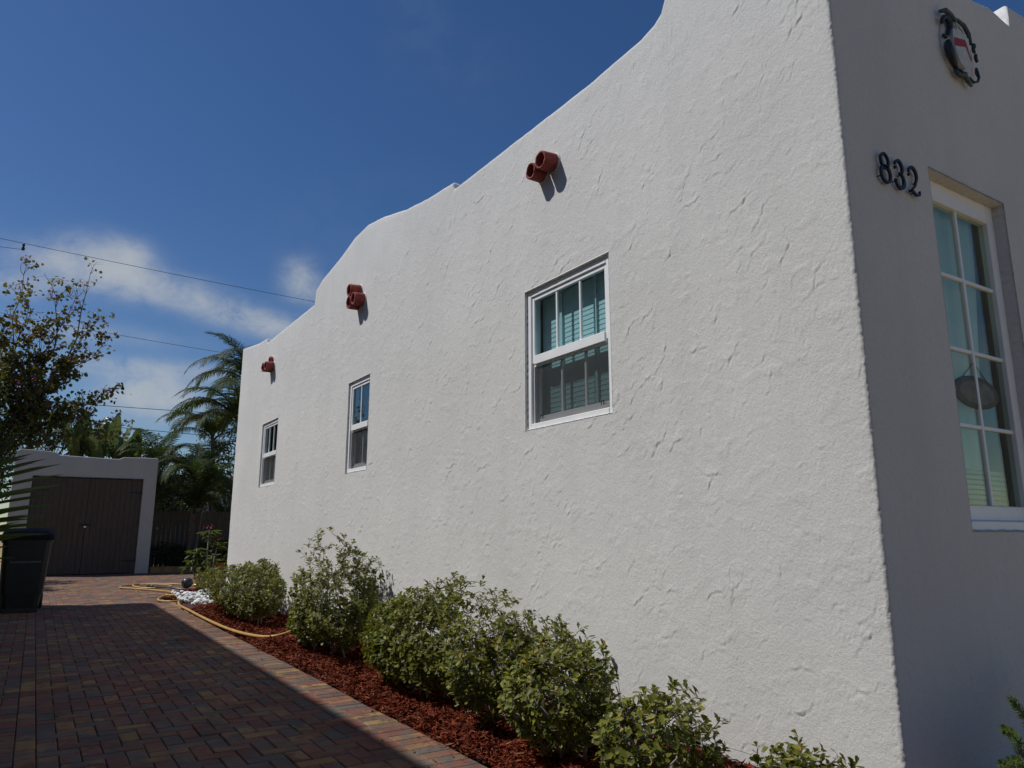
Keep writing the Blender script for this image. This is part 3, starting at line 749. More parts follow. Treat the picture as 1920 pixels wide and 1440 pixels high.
MB().box((gx0+.2,GY+.2,3.0),(gx1-.2,gyb-.2,3.06)).build('roof',M['roof'],gar)
xm=1.19
for a,b in((DX0+.02,xm-.004),(xm+.004,DX1-.02)):
    leafd=MB().box((a,GY+.085,.012),(b,GY+.12,DZ-.03)).build('door_leaf',M['doorwood'],gar)
    n=10; w=(b-a)/n; base=None
    for k in range(n):
        dz=random.uniform(0,.006)
        mb=MB().box((a+k*w+.0025,GY+.060+random.uniform(0,.004),.012+dz),(a+(k+1)*w-.0025,GY+.084,DZ-.032-dz),.003)
        mb.build('plank',M['doorwood'],leafd)
    left=a<0
    for zz in(2.36,.37):
        p0=a if left else b; sg=1 if left else -1
        mb=MB(); h0,h1=.028,.012; x1=p0+sg*.38
        mb.add([(p0,GY+.058,zz-h0),(x1,GY+.058,zz-h1),(x1,GY+.058,zz+h1),(p0,GY+.058,zz+h0),(p0,GY+.048,zz-h0),(x1,GY+.048,zz-h1),(x1,GY+.048,zz+h1),(p0,GY+.048,zz+h0)],[(4,5,6,7),(0,1,5,4),(1,2,6,5),(2,3,7,6),(3,0,4,7)])
        mb.tube([(p0,GY+.045,zz-.06),(p0,GY+.045,zz+.06)],.014,8)
        for q in(.08,.2,.32): mb.lathe([(.009,0),(.006,.006),(.0005,.007)],(p0+sg*q,GY+.048,zz),(0,-1,0),8)
        mb.build('strap_hinge',M['iron'],leafd)
mb=MB(); mb.box((xm-.13,GY+.046,1.385),(xm+.13,GY+.056,1.43),.003); mb.build('hasp',M['iron'],gar)
mb=MB(); mb.box((xm-.03,GY+.01,1.31),(xm+.035,GY+.042,1.375),.008); lock=mb.build('padlock',simple('padlock_steel',(.5,.5,.5),.3,.1,metal=1),gar)
MB().tube([(xm-.018,GY+.026,1.37),(xm-.018,GY+.026,1.41),(xm,GY+.026,1.425),(xm+.022,GY+.026,1.41),(xm+.022,GY+.026,1.37)],.005,6).build('shackle',M['iron'],lock)

# ------------------------------------------------------------------ neighbouring house to the left (its shadow lies on the drive)
nb=empty('neighbor_house',(-5,7,0),'tan stucco house on the left whose shadow covers the driveway','house')
NH=5.6; NX=1.83-.64*NH; NYE=14.2+.448*NH
mb=MB(); mb.box((-9.5,-5,-.05),(NX-.35,NYE-.35,NH-.25)); mb.build('wall',M['stucco_n'],nb)
mb=MB(); mb.box((-9.9,-5.4,NH-.25),(NX,NYE,NH),.03); mb.build('roof',M['roof'],nb)

# ------------------------------------------------------------------ fences, rear white building
FYY=26.4
fen=empty('plank_fence',(4.6,FYY,0),'dark weathered plank fence between the garage and the house corner','fence')
x=3.02; base=None
while x<9.0:
    w=random.uniform(.125,.15); h=1.89+random.uniform(-.035,.03)
    v=[(x,FYY,-.03),(x+w-.008,FYY,-.03),(x+w-.008,FYY,h-.03),(x+w-.04,FYY,h),(x+.03,FYY,h),(x,FYY,h-.03)]
    v=v+[(a,FYY+.02,c) for a,b,c in v]; n=6
    dy=random.uniform(0,.008); v=[(a,b+dy,c) for a,b,c in v]
    f=[tuple(range(n)),tuple(reversed(range(n,2*n)))]+[(i+n,(i+1)%n+n,(i+1)%n,i) for i in range(n)]
    obj('plank',v,f,M['fencewood'],fen); x+=w
for z in(.4,1.5): MB().box((3.02,FYY+.03,z),(9,FYY+.07,z+.09)).build('rail',M['fencewood'],fen)
tb=MB().box((3.05,25.15,-.03),(5.6,25.27,.16),.012).build('edging_timber',M['timber']); tag(tb,'low wooden edging timber in front of the dark fence','edging')
wb=empty('white_building',(6,34,0),'pale blue-white building glimpsed behind the fence and palms','building')
MB().box((3.2,34,-.05),(14,40,3.4)).build('wall',simple('pale_wall',(.55,.62,.68),.8,.05),wb)
MB().box((2.9,33.7,3.4),(14.3,40.3,3.6),.03).build('roof',M['roof'],wb)
MB().box((6.3,33.97,1.1),(7.5,34.02,2.3),.01).build('window',M['dark_line'],wb)

# ------------------------------------------------------------------ foliage helpers
def leaves(P,D,Up,L,Wd,rnd,fold=.25,shape='obovate',curl=.15):
    """vectorised folded leaves. P base, D direction, Up approximate normal"""
    P=np.asarray(P);D=np.asarray(D);Up=np.asarray(Up); n=len(P); L=np.broadcast_to(L,n)[:,None];Wd=np.broadcast_to(Wd,n)[:,None]
    D=D/np.linalg.norm(D,axis=1,keepdims=True); S=np.cross(D,Up); S/=np.linalg.norm(S,axis=1,keepdims=True)+1e-9; Nn=np.cross(S,D)
    if shape=='obovate': prof=[(0,0),(.42,.30),(.78,.5),(1,.0)]
    elif shape=='lance': prof=[(0,0),(.3,.42),(.65,.40),(1,0)]
    else: prof=[(0,0.1),(.25,.5),(.7,.5),(1,.12)]
    c=lambda t,w:P+D*L*t+S*Wd*w+Nn*(np.abs(w)*Wd*fold-curl*L*t*t)
    vs=[c(0,0),c(prof[1][0],prof[1][1]),c(prof[2][0],prof[2][1]),c(1,0),c(prof[2][0],-prof[2][1]),c(prof[1][0],-prof[1][1])]
    V=np.stack(vs,1).reshape(-1,3); b=np.arange(n)[:,None]*6
    F=np.concatenate([b+np.array([[0,1,2,3]]),b+np.array([[0,3,4,5]])],0)
    return V,F,np.repeat(rnd,6)
def rdir(n): v=rng.normal(size=(n,3)); return v/np.linalg.norm(v,axis=1,keepdims=True)
def leaf_obj(name,mat,parent,chunks):
    Vs=[];Fs=[];As=[];k=0
    for V,F,A in chunks: Vs.append(V);Fs.append(F+k);As.append(A);k+=len(V)
    return obj(name,np.vstack(Vs),np.vstack(Fs),mat,parent,attr=np.concatenate(As),smooth=False)

# ------------------------------------------------------------------ planting bed: mulch, stones
def edge_x(y): return 2.115+.05*perlin(np.asarray(y)*1.3,np.asarray(y)*0+3.1,5)+.03*perlin(np.asarray(y)*5,np.asarray(y)*0+1.1,6)+np.where(np.asarray(y)>12.3,(np.asarray(y)-12.3)*.05,0)
ys=np.linspace(.6,15.9,340); us=np.linspace(0,1,26)
V=[];F=[]
for i,y in enumerate(ys):
    xe=float(edge_x(y))
    for u in us:
        x=xe+((BX+.03 if y<BYB else 3.3)-xe)*u if y>BY else xe+(3.9-xe)*u
        z=-.035+.085*min(1,u*7)**.6+.02*float(perlin(x*4,y*4,8))+.012*float(perlin(x*17,y*17,9))+.095*u
        V.append((x,y,z))
nu=len(us)
F=np.array([(i*nu+j,i*nu+j+1,(i+1)*nu+j+1,(i+1)*nu+j) for i in range(len(ys)-1) for j in range(nu-1)])
bed=obj('mulch_bed',V,F,M['mulchbase'],smooth=True); tag(bed,kind='structure',label='bed of red shredded mulch along the side wall')
n=70000
yy=1.9+(15.2-1.9)*rng.random(n)**1.9; ee=edge_x(yy); uu=rng.random(n)**1.15
xx=ee-.025+rng.normal(0,.012,n)+(BX-.03-ee)*uu
zz=-.035+.085*np.minimum(1,uu*7)**.6+.02*perlin(xx*4,yy*4,8)+.012*perlin(xx*17,yy*17,9)+.095*uu
th=rng.random(n)*6.283; dz=rng.normal(0,.28,n); ln=rng.uniform(.02,.075,n)*(1+.04*yy); wd=rng.uniform(.003,.007,n)*(1+.12*yy)
D=np.stack([np.cos(th),np.sin(th),dz],-1); Up=np.stack([rng.normal(0,.5,n),rng.normal(0,.5,n),np.ones(n)],-1)
P=np.stack([xx,yy,zz+.012+rng.random(n)*.012],-1)-D*ln[:,None]*.5
sel=(np.abs(yy-13.6)>1.3)|(xx>2.85)
V,F,A=leaves(P[sel],D[sel],Up[sel],ln[sel],wd[sel],rng.random(n)[sel],.1,'strap',.12)
ml=obj('mulch',V,F,M['mulch'],bed,attr=A); ml['kind']='stuff'
n=520; yy=2.6+10*rng.random(n)**1.4; xx=edge_x(yy)-.02-rng.exponential(.07,n); th=rng.random(n)*6.283
P=np.stack([xx,yy,np.full(n,.009)],-1); D=np.stack([np.cos(th),np.sin(th),rng.normal(0,.05,n)],-1); Up=np.tile([[0,0,1.]],(n,1))+rng.normal(0,.2,(n,3))
V,F,A=leaves(P,D,Up,rng.uniform(.012,.05,n),rng.uniform(.003,.007,n),rng.random(n),.1,'strap',.05)
sp_=obj('mulch_spill',V,F,M['mulch'],bed,attr=A); sp_['kind']='stuff'
n=70; yy=3+16*rng.random(n)**1.3; xx=.2+1.85*rng.random(n)**.6; th=rng.random(n)*6.283
P=np.stack([xx,yy,np.full(n,.010)],-1); D=np.stack([np.cos(th),np.sin(th),rng.normal(0,.1,n)],-1); Up=np.tile([[0,0,1.]],(n,1))+rng.normal(0,.3,(n,3))
V,F,A=leaves(P,D,Up,rng.uniform(.025,.05,n),rng.uniform(.012,.024,n),np.clip(rng.normal(.8,.3,n),0,1),.3,'obovate',.2)
lt=obj('fallen_leaves',V,F,M['litter']); tag(lt,'few dry leaves scattered over the pavers','leaves',kind='stuff')
# white stones
sb=empty('stone_patch',(2.6,13.6,0),'patch of white landscaping stones at the far end of the mulch bed','stones')
sprot=[]
for k in range(5):
    bm=bmesh.new(); bmesh.ops.create_icosphere(bm,subdivisions=1,radius=1)
    for v in bm.verts: v.co=Vector((v.co.x*(1+random.uniform(-.2,.2)),v.co.y*(.8+random.uniform(-.15,.15)),v.co.z*(.6+random.uniform(-.1,.1))))
    sprot.append(bm)
srcs=[]
placed=0
for k in range(230):
    y=random.uniform(12.35,15.1); x=random.uniform(2.16+.05*abs(y-13.5),2.76 if y<13.4 else 3.0); s=random.uniform(.035,.07)
    z=.03+.05*random.random()*(1 if k>110 else 0)+.05
    if k<5: o=bmobj('stone',sprot[k],M['stone'],sb,smooth=True,loc=None); me=o.data; srcs.append(o); o.location=Vector((x,y,z))-wloc(sb)
    else: o=inst(srcs[k%5],(x,y,z),sb,'stone')
    if k<5:
        # prototypes were meshed about the world origin: undo the parent offset
        me=o.data
        off=wloc(sb)
        me.transform(Matrix.Translation(off))
    o.scale=(s,s*random.uniform(.8,1.2),s); o.rotation_euler=(random.uniform(-.4,.4),random.uniform(-.4,.4),random.uniform(0,6.28))

# ------------------------------------------------------------------ shrubs along the wall
def shrub(cx,cy,rx,ry,h,nros,label,leafL=.05,sparse=0.0,seed=0,peak=None,skew=0,z0=.06,bare=.30,pk=.42):
    rr=np.random.default_rng(seed); sh=empty('hedge_shrub',(cx,cy,.05),label,'shrub','leafy shrubs along the white wall')
    # crown hull: half-ellipsoid with lumps; rosettes concentrated in the outer shell
    pts=[];dirs=[]
    lob=rr.normal(size=(11,3)); lob/=np.linalg.norm(lob,axis=1,keepdims=True); lob[:,2]=np.abs(lob[:,2]); la=rr.uniform(.06,.34,11)
    tries=0
    while len(pts)<nros and tries<nros*30:
        tries+=1
        d=rr.normal(size=3); d/=np.linalg.norm(d)
        if d[2]<-.85: continue
        k=1+float(np.sum(la*np.clip(lob@d-.68,0,1)*2.8))-.16
        rad=(1-abs(rr.normal(0,.20)))*k
        if rad<.25: continue
        zc=h*.50
        hh=h
        if peak: hh=h*(1-pk*min(1,abs((cy+d[1]*ry*rad-peak)/ry))**.8)
        p=np.array([cx+d[0]*rx*rad,cy+d[1]*ry*rad,(hh+.06)*.5+d[2]*(hh-.06)*.5*rad])
        if p[2]<h*bare*rr.random()**.5+.04 : continue
        if p[0]>BX-.05: p[0]=BX-.05-rr.random()*.08
        # breaks in the foliage
        if perlin(p[1]*4.1+seed,p[2]*4.1+p[0]*3,seed)>.28-sparse*.5 and rr.random()<.85: continue
        pts.append(p); dirs.append(d)
    for k in range(int(7+ry*9)):
        a=rr.uniform(-1,1); b_=rr.uniform(-.8,.8); y_=cy+a*ry*.72; hh=h*(1-pk*min(1,abs((y_-peak)/ry))**.8) if peak else h*(1-.3*a*a)
        top=np.array([cx+b_*rx*.5,y_,hh*rr.uniform(.86,1.02)])
        for q in range(4): pts.append(top-np.array([rr.normal(0,.012),rr.normal(0,.012),q*.032])); dirs.append(np.array([rr.normal(0,.3),rr.normal(0,.3),1.0]))
    pts=np.array(pts);dirs=np.array(dirs); n=len(pts)
    # stems
    mb=MB(); nst=max(5,int(ry*9)); bases=[]
    for k in range(nst):
        by=cy+(k+.5-nst/2)/nst*ry*1.25+rr.normal(0,.04); bx=cx+rr.normal(0,.06)
        q=pts[rr.integers(n)]; tgt=np.array([cx+(q[0]-cx)*.35+rr.normal(0,.04),by+rr.normal(0,.10),h*rr.uniform(.50,.75)])
        mid=(np.array([bx,by,z0])+tgt)/2+rr.normal(0,.035,3)
        P0=[(bx,by,-.02),tuple((np.array([bx,by,z0])*.5+mid*.5)+rr.normal(0,.012,3)),tuple(mid),tuple((mid+tgt)/2+rr.normal(0,.02,3)),tuple(tgt)]
        mb.tube(P0,[.011,.010,.008,.006,.004],5); bases+= [np.array(P0[2]),np.array(P0[3]),np.array(P0[4]),np.array(P0[1])]
    bases=np.array(bases)
    fine=[]
    for k in range(nst):
        for q in range(4):
            a_,b_=bases[k*4+[3,0,1,2][q]],bases[k*4+[0,1,2,2][q]]; fine+=[a_,(a_+b_)/2]
    node=np.zeros((len(fine)+n,3)); node[:len(fine)]=np.array(fine); nn_=len(fine)
    cen=np.array([cx,cy,h*.35]); order=np.argsort(np.sum(((pts-cen)/np.array([rx,ry,h]))**2,axis=1))
    for k in order:
        dd=node[:nn_]-pts[k]; d2=np.sum(dd*dd,axis=1)+.5*np.clip(dd[:,2],0,1); b=node[np.argmin(d2)]
        if np.sum((b-pts[k])**2)<.16:
            m=(b+pts[k])/2+rr.normal(0,.012,3)+np.array([0,0,-.006])
            mb.tube([tuple(b),tuple(m),tuple(pts[k])],[.0034,.0028,.0018],4,cap=False)
        node[nn_]=pts[k]; nn_+=1
    for k in range(int(nst*5)):     # bare dead twigs low down
        b=bases[rr.integers(len(bases))]*1.0; e=b+np.array([rr.normal(-.03,.05),rr.normal(0,.05),rr.normal(.0,.06)]); e[2]=max(e[2],.05)
        mb.tube([tuple(b),tuple((b+e)/2+rr.normal(0,.02,3)),tuple(e)],[.0035,.0028,.0015],4,cap=False)
    mb.build('stem',M['bark'],sh,smooth=True)
    per=rr.integers(6,10,n); idx=np.repeat(np.arange(n),per); N=len(idx)
    axis=dirs*.8+np.array([0,0,.75])+rr.normal(0,.25,dirs.shape); axis/=np.linalg.norm(axis,axis=1,keepdims=True); ax=axis[idx]
    rad=rr.normal(size=(N,3)); rad-=ax*np.sum(rad*ax,1,keepdims=True); rad/=np.linalg.norm(rad,axis=1,keepdims=True)
    lift=rr.uniform(.15,1.1,N)[:,None]; D=rad+ax*lift; Up=ax-rad*lift*.6+rr.normal(0,.15,(N,3))
    PP=pts[idx]+ax*rr.uniform(-.028,.012,N)[:,None]+rr.normal(0,.006,(N,3))
    L=leafL*rr.uniform(.65,1.2,N); 
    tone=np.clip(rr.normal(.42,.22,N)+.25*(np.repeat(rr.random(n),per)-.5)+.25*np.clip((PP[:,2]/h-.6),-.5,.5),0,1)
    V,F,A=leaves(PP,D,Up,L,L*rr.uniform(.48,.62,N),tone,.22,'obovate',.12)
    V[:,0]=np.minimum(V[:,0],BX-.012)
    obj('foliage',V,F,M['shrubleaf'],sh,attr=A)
    return sh
shrub(2.36,9.95,.32,1.55,.84,1650,'broad low leafy shrub beside the white stones, farthest along the wall',.043,-.3,31,9.2,pk=.20,bare=.06)
shrub(2.37,6.85,.34,.92,1.08,1500,'tallest pointed leafy shrub, beside the broad low one',.042,-.3,32,6.6,pk=.58,bare=.06)
shrub(2.35,4.85,.34,.95,.82,1500,'wide domed leafy shrub below the near sash window, right of the pointed one',.041,-.2,33,4.6,pk=.24,bare=.10)
shrub(2.33,3.84,.28,.29,.63,380,'small upright leafy shrub with grey stems in front of the wide domed one',.041,.05,35,bare=.22)
shrub(2.33,3.18,.32,.36,.60,450,'leafy shrub with bare lower stems near the bottom edge of the picture',.042,.06,36,bare=.20)
shrub(2.36,2.54,.30,.30,.46,270,'low sparse leafy shrub with upright sprigs against the near wall',.042,.10,37,bare=.15)
shrub(2.50,1.94,.22,.26,.37,170,'small cropped shrub showing only sprigs at the house corner',.038,.05,38,bare=.1)

# ------------------------------------------------------------------ hose, nozzle wand, spotlight
def smooth_path(pts,n=10):
    P=[Vector(p) for p in pts]; out=[]
    for i in range(len(P)-1):
        p0=P[max(i-1,0)];p1=P[i];p2=P[i+1];p3=P[min(i+2,len(P)-1)]
        for k in range(n):
            t=k/n; out.append(.5*((2*p1)+(-p0+p2)*t+(2*p0-5*p1+4*p2-p3)*t*t+(-p0+3*p1-3*p2+p3)*t**3))
    out.append(P[-1]); return out
hp=[(2.66,8.35,.20),(2.52,8.22,.17),(2.34,8.12,.12),(2.18,8.25,.085),(2.10,8.9,.055),(2.07,9.8,.035),(2.06,11.0,.03),(2.07,12.2,.03),(2.08,13.2,.03),(2.20,13.9,.04),(2.45,14.2,.06),
    (2.30,14.9,.04),(1.95,15.3,.03),(1.72,14.9,.03),(1.62,14.25,.03),(1.85,13.95,.03),(2.25,14.35,.07),(2.62,14.2,.10),(2.40,14.9,.08),(2.0,15.5,.05),(1.85,15.0,.06),(2.15,14.5,.09),(2.5,14.9,.07),
    (2.2,15.9,.03),(1.85,16.9,.03),(1.55,17.6,.03),(1.35,18.1,.03),(1.55,18.7,.03),(2.0,18.5,.05),(2.3,17.8,.05),(2.1,17.2,.05),(1.7,17.4,.05),(1.6,18.2,.06),(1.95,18.9,.04),(2.5,18.6,.03),(2.8,17.9,.03)]
hp=[(x+(.30 if k>=11 else 0),y,z) for k,(x,y,z) in enumerate(hp)]
mb=MB().tube(smooth_path(hp,8),.0165,8); hs=empty('garden_hose',(2.2,12.5,0),'tan garden hose snaking along the mulch and coiled by the white stones','hose')
mb.build('hose_line',M['hose'],hs,smooth=True)
MB().lathe([(.0,0),(.027,.0),(.027,.05),(.022,.06),(.022,.09),(.0,.09)],(3.1,17.9,.035),(.5,-.8,0),10).build('coupling',M['brass'],hs,smooth=False)
wn=empty('watering_wand',(2.2,16.6,0),'dark grey watering wand lying across the coiled hose','hose wand')
MB().tube([(2.2,17.3,.085),(2.4,16.5,.09),(2.63,15.7,.085)],[.018,.018,.02],8).build('shaft',M['greyplastic'],wn,smooth=True)
MB().lathe([(.0,0),(.05,.0),(.055,.03),(.03,.10),(.02,.16)],(2.71,15.45,.085),(-.3,.95,0),12).build('spray_head',M['darkplastic'],wn,smooth=True)
MB().tube([(2.2,17.3,.085),(2.15,17.55,.08),(2.09,17.65,.03)],[.024,.026,.024],8).build('grip',M['darkplastic'],wn,smooth=True)
fl=empty('landscape_spotlight',(2.88,17.4,0),'small dark landscape spotlight standing behind the white stones','spotlight')
MB().lathe([(.0,0),(.085,.0),(.105,.02),(.11,.07),(.10,.13),(.06,.18),(.0,.19)],(2.78,17.36,.10),(1,.15,.25),16).build('lamp_housing',M['greyplastic'],fl,smooth=True)
MB().lathe([(.0,0),(.08,.0),(.08,.012),(.0,.012)],(2.775,17.36,.10),(-1,-.15,-.25),14).build('lens',M['darkplastic'],fl)
MB().tube([(2.88,17.4,-.04),(2.88,17.4,.10)],.016,8).build('stake',M['darkplastic'],fl)
# ------------------------------------------------------------------ wheeled bin
def wheelie():
    b=empty('trash_bin',(-.07,13.8,0),'dark wheeled trash bin with sloping lid standing in the shade','bin')
    x0,x1,y0,y1=-.40,.24,13.45,14.15
    def ring(z,k,dy=0,e=.07):
        cx,cy=(x0+x1)/2,(y0+y1)/2+dy; hx,hy=(x1-x0)/2*k,(y1-y0)/2*k
        o=[]
        for sx,sy in((1,1),(-1,1),(-1,-1),(1,-1)):
            for a in(0,45,90):
                base={(1,1):0,(-1,1):90,(-1,-1):180,(1,-1):270}[(sx,sy)]
                o.append((cx+sx*(hx-e)+e*math.cos(R(base+a)),cy+sy*(hy-e)+e*math.sin(R(base+a)),z))
        return o
    def stack(rings,cap0,cap1):
        v=[];f=[];n=12
        for r in rings: v+=r
        for i in range(len(rings)-1):
            for j in range(n): q=(j+1)%n; f.append((i*n+j,i*n+q,(i+1)*n+q,(i+1)*n+j))
        if cap0: f.append(tuple(reversed(range(n))))
        if cap1: f.append(tuple((len(rings)-1)*n+j for j in range(n)))
        return v,f
    v,f=stack([ring(.07,.76),ring(.26,.80),ring(.262,.86),ring(.60,.92),ring(1.02,.985),ring(1.021,1.04),ring(1.09,1.045),ring(1.091,.93)],True,False)
    obj('body',v,f,M['darkplastic'],b)
    v,f=stack([ring(1.095,1.08),ring(1.13,1.09),ring(1.17,1.02),ring(1.21,.80),ring(1.225,.45)],True,True)
    v=[(x,y,z+.10*(y-13.8)) for x,y,z in v]
    l=obj('lid',v,f,M['lid'],b)
    MB().tube([(x0+.1,y1+.06,1.10),(x0+.1,y1+.12,1.10),(x1-.1,y1+.12,1.10),(x1-.1,y1+.06,1.10)],.018,8).build('handle',M['darkplastic'],b)
    for xx in(x0+.06,x1-.06):
        w=MB().lathe([(.0,-.03),(.10,-.03),(.125,-.02),(.125,.02),(.10,.03),(.0,.03)],(xx,y1-.02,.125),(1,0,0),18).build('wheel',M['darkplastic'],b)
    MB().box((x0+.09,y0+.05,-.005),(x1-.09,y0+.16,.07),.01).build('foot',M['darkplastic'],b)
    MB().box((x0+.12,y0-.012+.02,.72),(x1-.12,y0+.03,.75),.004).build('lift_bar',M['greyplastic'],b)
wheelie()

# ------------------------------------------------------------------ palms
def frond_mesh(length,nl,leafL,arch,droop,seed,wid=.035,vlift=.35,fwd=.45):
    rr=np.random.default_rng(seed); n=26; P=[]; ang=R(0); p=Vector((0,0,0)); a=arch[0]
    for k in range(n+1):
        P.append(p.copy()); a=arch[0]+(arch[1]-arch[0])*(k/n)**1.2
        p=p+Vector((math.cos(a),0,math.sin(a)))*(length/n)
    mb=MB(); mb.tube([tuple(q) for q in P],[.018*(1-.85*k/n)+.002 for k in range(n+1)],5,a=.9)
    V=[];F=[];A=[]
    for i in range(nl):
        t=.14+.86*i/nl; k=min(n-1,int(t*n)); fr=t*n-k; b=P[k].lerp(P[k+1],fr); T=(P[k+1]-P[k]).normalized(); S=Vector((0,1,0)); Nn=T.cross(S)*-1
        Nn=Vector((-T.z,0,T.x))
        for sg in(-1,1):
            L=leafL*(math.sin(math.pi*(.12+.80*t))**.7)*rr.uniform(.85,1.1)
            d=(S*sg*.85+T*(fwd+.35*t)+Nn*(vlift+rr.normal(0,.10))).normalized()
            side=d.cross(Nn).normalized(); w=wid*rr.uniform(.8,1.15); tone=float(np.clip(rr.normal(.45,.25),0,1))
            q=[]; st=4; pp=b.copy(); dd=d.copy()
            for s_ in range(st+1):
                u=s_/st; ww=w*(.35+.65*math.sin(math.pi*min(1,.15+u*.85)))*(1-.9*max(0,u-.7)/.3)
                q.append((pp-side*ww/2,pp+side*ww/2)); dd=(dd+Vector((0,0,-droop/st))).normalized(); pp=pp+dd*(L/st)
            base=len(mb.v)
            vv=[c for pr in q for c in pr]; ff=[(2*s_,2*s_+1,2*s_+3,2*s_+2) for s_ in range(st)]
            mb.add([tuple(c) for c in vv],ff,tone)
    return mb
FR=[]
def get_fronds():
    out=[]
    for k,(ar,dr) in enumerate((((R(72),R(-55)),.9),((R(60),R(-75)),1.2),((R(80),R(5)),.6),((R(45),R(-70)),1.3))):
        out.append(frond_mesh(2.5,44,.52,ar,dr,100+k))
    return out
PROTO={}
def frond_obj(kind,mb,mat,parent,loc,rotz,scale,tilt=0):
    key=(kind,mat.name)
    if key not in PROTO:
        o=obj('frond',mb.v,mb.f,mat,parent,attr=mb.a,local=True,loc=loc); PROTO[key]=o
    else: o=inst(PROTO[key],loc,parent,'frond')
    o.rotation_euler=(0,tilt,rotz); o.scale=(scale,)*3; return o
FM=get_fronds()
def palm(name,base,h,nf,label,scale,seed,group,fixed=(),trunk_r=.07,lean=(0,0),nstem=1,mat='palm',tone=None):
    rr=random.Random(seed); pm=empty(name,base,label,'palm',group); bx,by,bz=base
    for s in range(nstem):
        ox,oy=(0,0) if s==0 else (rr.uniform(-.3,.3),rr.uniform(-.3,.3)); hh=h*(1 if s==0 else rr.uniform(.55,.9))
        pts=[(bx+ox*(.4+.6*t)+lean[0]*t*t,by+oy*(.4+.6*t)+lean[1]*t*t,-.05+hh*t) for t in(0,.2,.4,.6,.8,1)]
        mb=MB(); P=smooth_path(pts,8); mb.tube(P,[trunk_r*(1.15-.4*i/len(P))*(1.08 if i%4==0 else 1) for i in range(len(P))],8); mb.build('trunk',M['barkd'],pm,smooth=True)
        tp_=P[-1]; k0=nf if s==0 else max(5,nf//2)
        for k in range(k0):
            az=k*2.39996+rr.uniform(-.3,.3); kind=rr.choice([0,0,1,2,3])
            frond_obj(kind,FM[kind],M[mat],pm,(tp_.x,tp_.y,tp_.z-.05),az,scale*rr.uniform(.8,1.1),rr.uniform(-.12,.2))
        if s==0:
            for kind,az,sc,ti in fixed: frond_obj(kind,FM[kind],M[mat],pm,(tp_.x,tp_.y,tp_.z-.03),az,sc,ti)
    return pm
G='feathery palms behind the house corner'
palm('feather_palm',(4.75,21.6,0),4.3,16,'tall feathery palm arching out over the fence beside the house corner',1.0,5,G,[(1,R(178),.95,.0),(0,R(200),.9,0),(1,R(150),1.0,0)],.075,(-.2,0),1)
palm('feather_palm',(5.3,24.0,0),6.0,17,'taller palm whose crown tops the far corner of the house',.95,6,G,[(1,R(180),1.0,0),(2,R(170),.9,0),(2,R(200),.8,0)],.08,(0,0),1)
palm('feather_palm',(4.15,25.6,0),2.9,14,'clump of low bushy palms in front of the plank fence',.85,7,G,[],.05,(0,0),3)
palm('feather_palm',(5.4,28.4,0),4.6,15,'shaded palm behind the plank fence',1.0,8,G,[],.08,(-.3,0),2)
palm('feather_palm',(3.55,29.6,0),3.4,15,'low dark palm rising behind the fence next to the garage',.9,9,G,[],.08,(0,0),2)
# near fronds reaching in from the left above the bin
NF=[frond_mesh(1.35,10,.98,(R(90),R(80)),.10,201,.048,.05,.06),frond_mesh(1.2,9,.92,(R(88),R(66)),.16,202,.046,.1,.10)]
pm=empty('leaning_palm',(-.9,10.9,0),'palm reaching green leaflets in from the left edge above the bin','palm')
MB().tube(smooth_path([(-.9,10.9,-.05),(-.88,10.9,.3),(-.80,10.9,.6)],5),[.10]*6+[.085]*5,8).build('trunk',M['barkd'],pm,smooth=True)
def near_frond(mb,i,loc,rot,s):
    key='nf%d'%i
    if key not in PROTO: o=obj('frond',mb.v,mb.f,M['fanpalm'],pm,attr=mb.a,local=True,loc=loc); PROTO[key]=o
    else: o=inst(PROTO[key],loc,pm,'frond')
    o.rotation_euler=rot; o.scale=(s,)*3
MB().tube(smooth_path([(-.80,10.9,.55),(-.64,11.0,.72),(-.53,11.0,.97)],5),.022,6).build('petiole',M['barkd'],pm,smooth=True)
for i,loc,rot,s in((0,(-.52,11.0,.95),(0,0,R(90)),.85),(1,(-.62,10.7,1.02),(0,0,R(78)),.85),(1,(-.8,10.9,.6),(0,R(25),R(170)),1.0),(0,(-.8,10.9,.6),(0,R(25),R(230)),1.0),(1,(-.8,10.9,.6),(0,R(20),R(290)),.8)):
    near_frond(NF[i],i,loc,rot,s)

# ------------------------------------------------------------------ bird-of-paradise trees (paddle leaves) behind the garage
def paddle_mesh(seed,L=1.5,Wd=.5):
    rr=random.Random(seed); mb=MB(); n=18; ps=1.1
    mb.tube([(0,0,0),(.02,0,ps*.5),(.06,0,ps)],[.03,.022,.016],5,a=.9)
    P=[Vector((.06+.25*(k/n)**2*L*.5,0,ps+L*(k/n)*(1-.10*(k/n)))) for k in range(n+1)]
    for sg in(-1,1):
        k=0
        while k<n:
            e=min(n,k+rr.choice([2,3,4,5]))
            v=[];f=[]
            for q in range(k,e+1):
                w=Wd*.5*math.sin(math.pi*min(1,.10+.86*q/n))**.6*(1 if q<e else .9)
                v.append(tuple(P[q])); v.append((P[q].x+.10*w-.04*rr.random(),sg*w,P[q].z-.05-.10*rr.random()*(q==k)))
            for q in range(e-k): f.append((2*q,2*q+1,2*q+3,2*q+2))
            mb.add(v,f,min(1,max(0,rr.gauss(.5,.2)))); k=e
    return mb
PM=[paddle_mesh(1),paddle_mesh(2,1.7,.55),paddle_mesh(3,1.3,.45)]
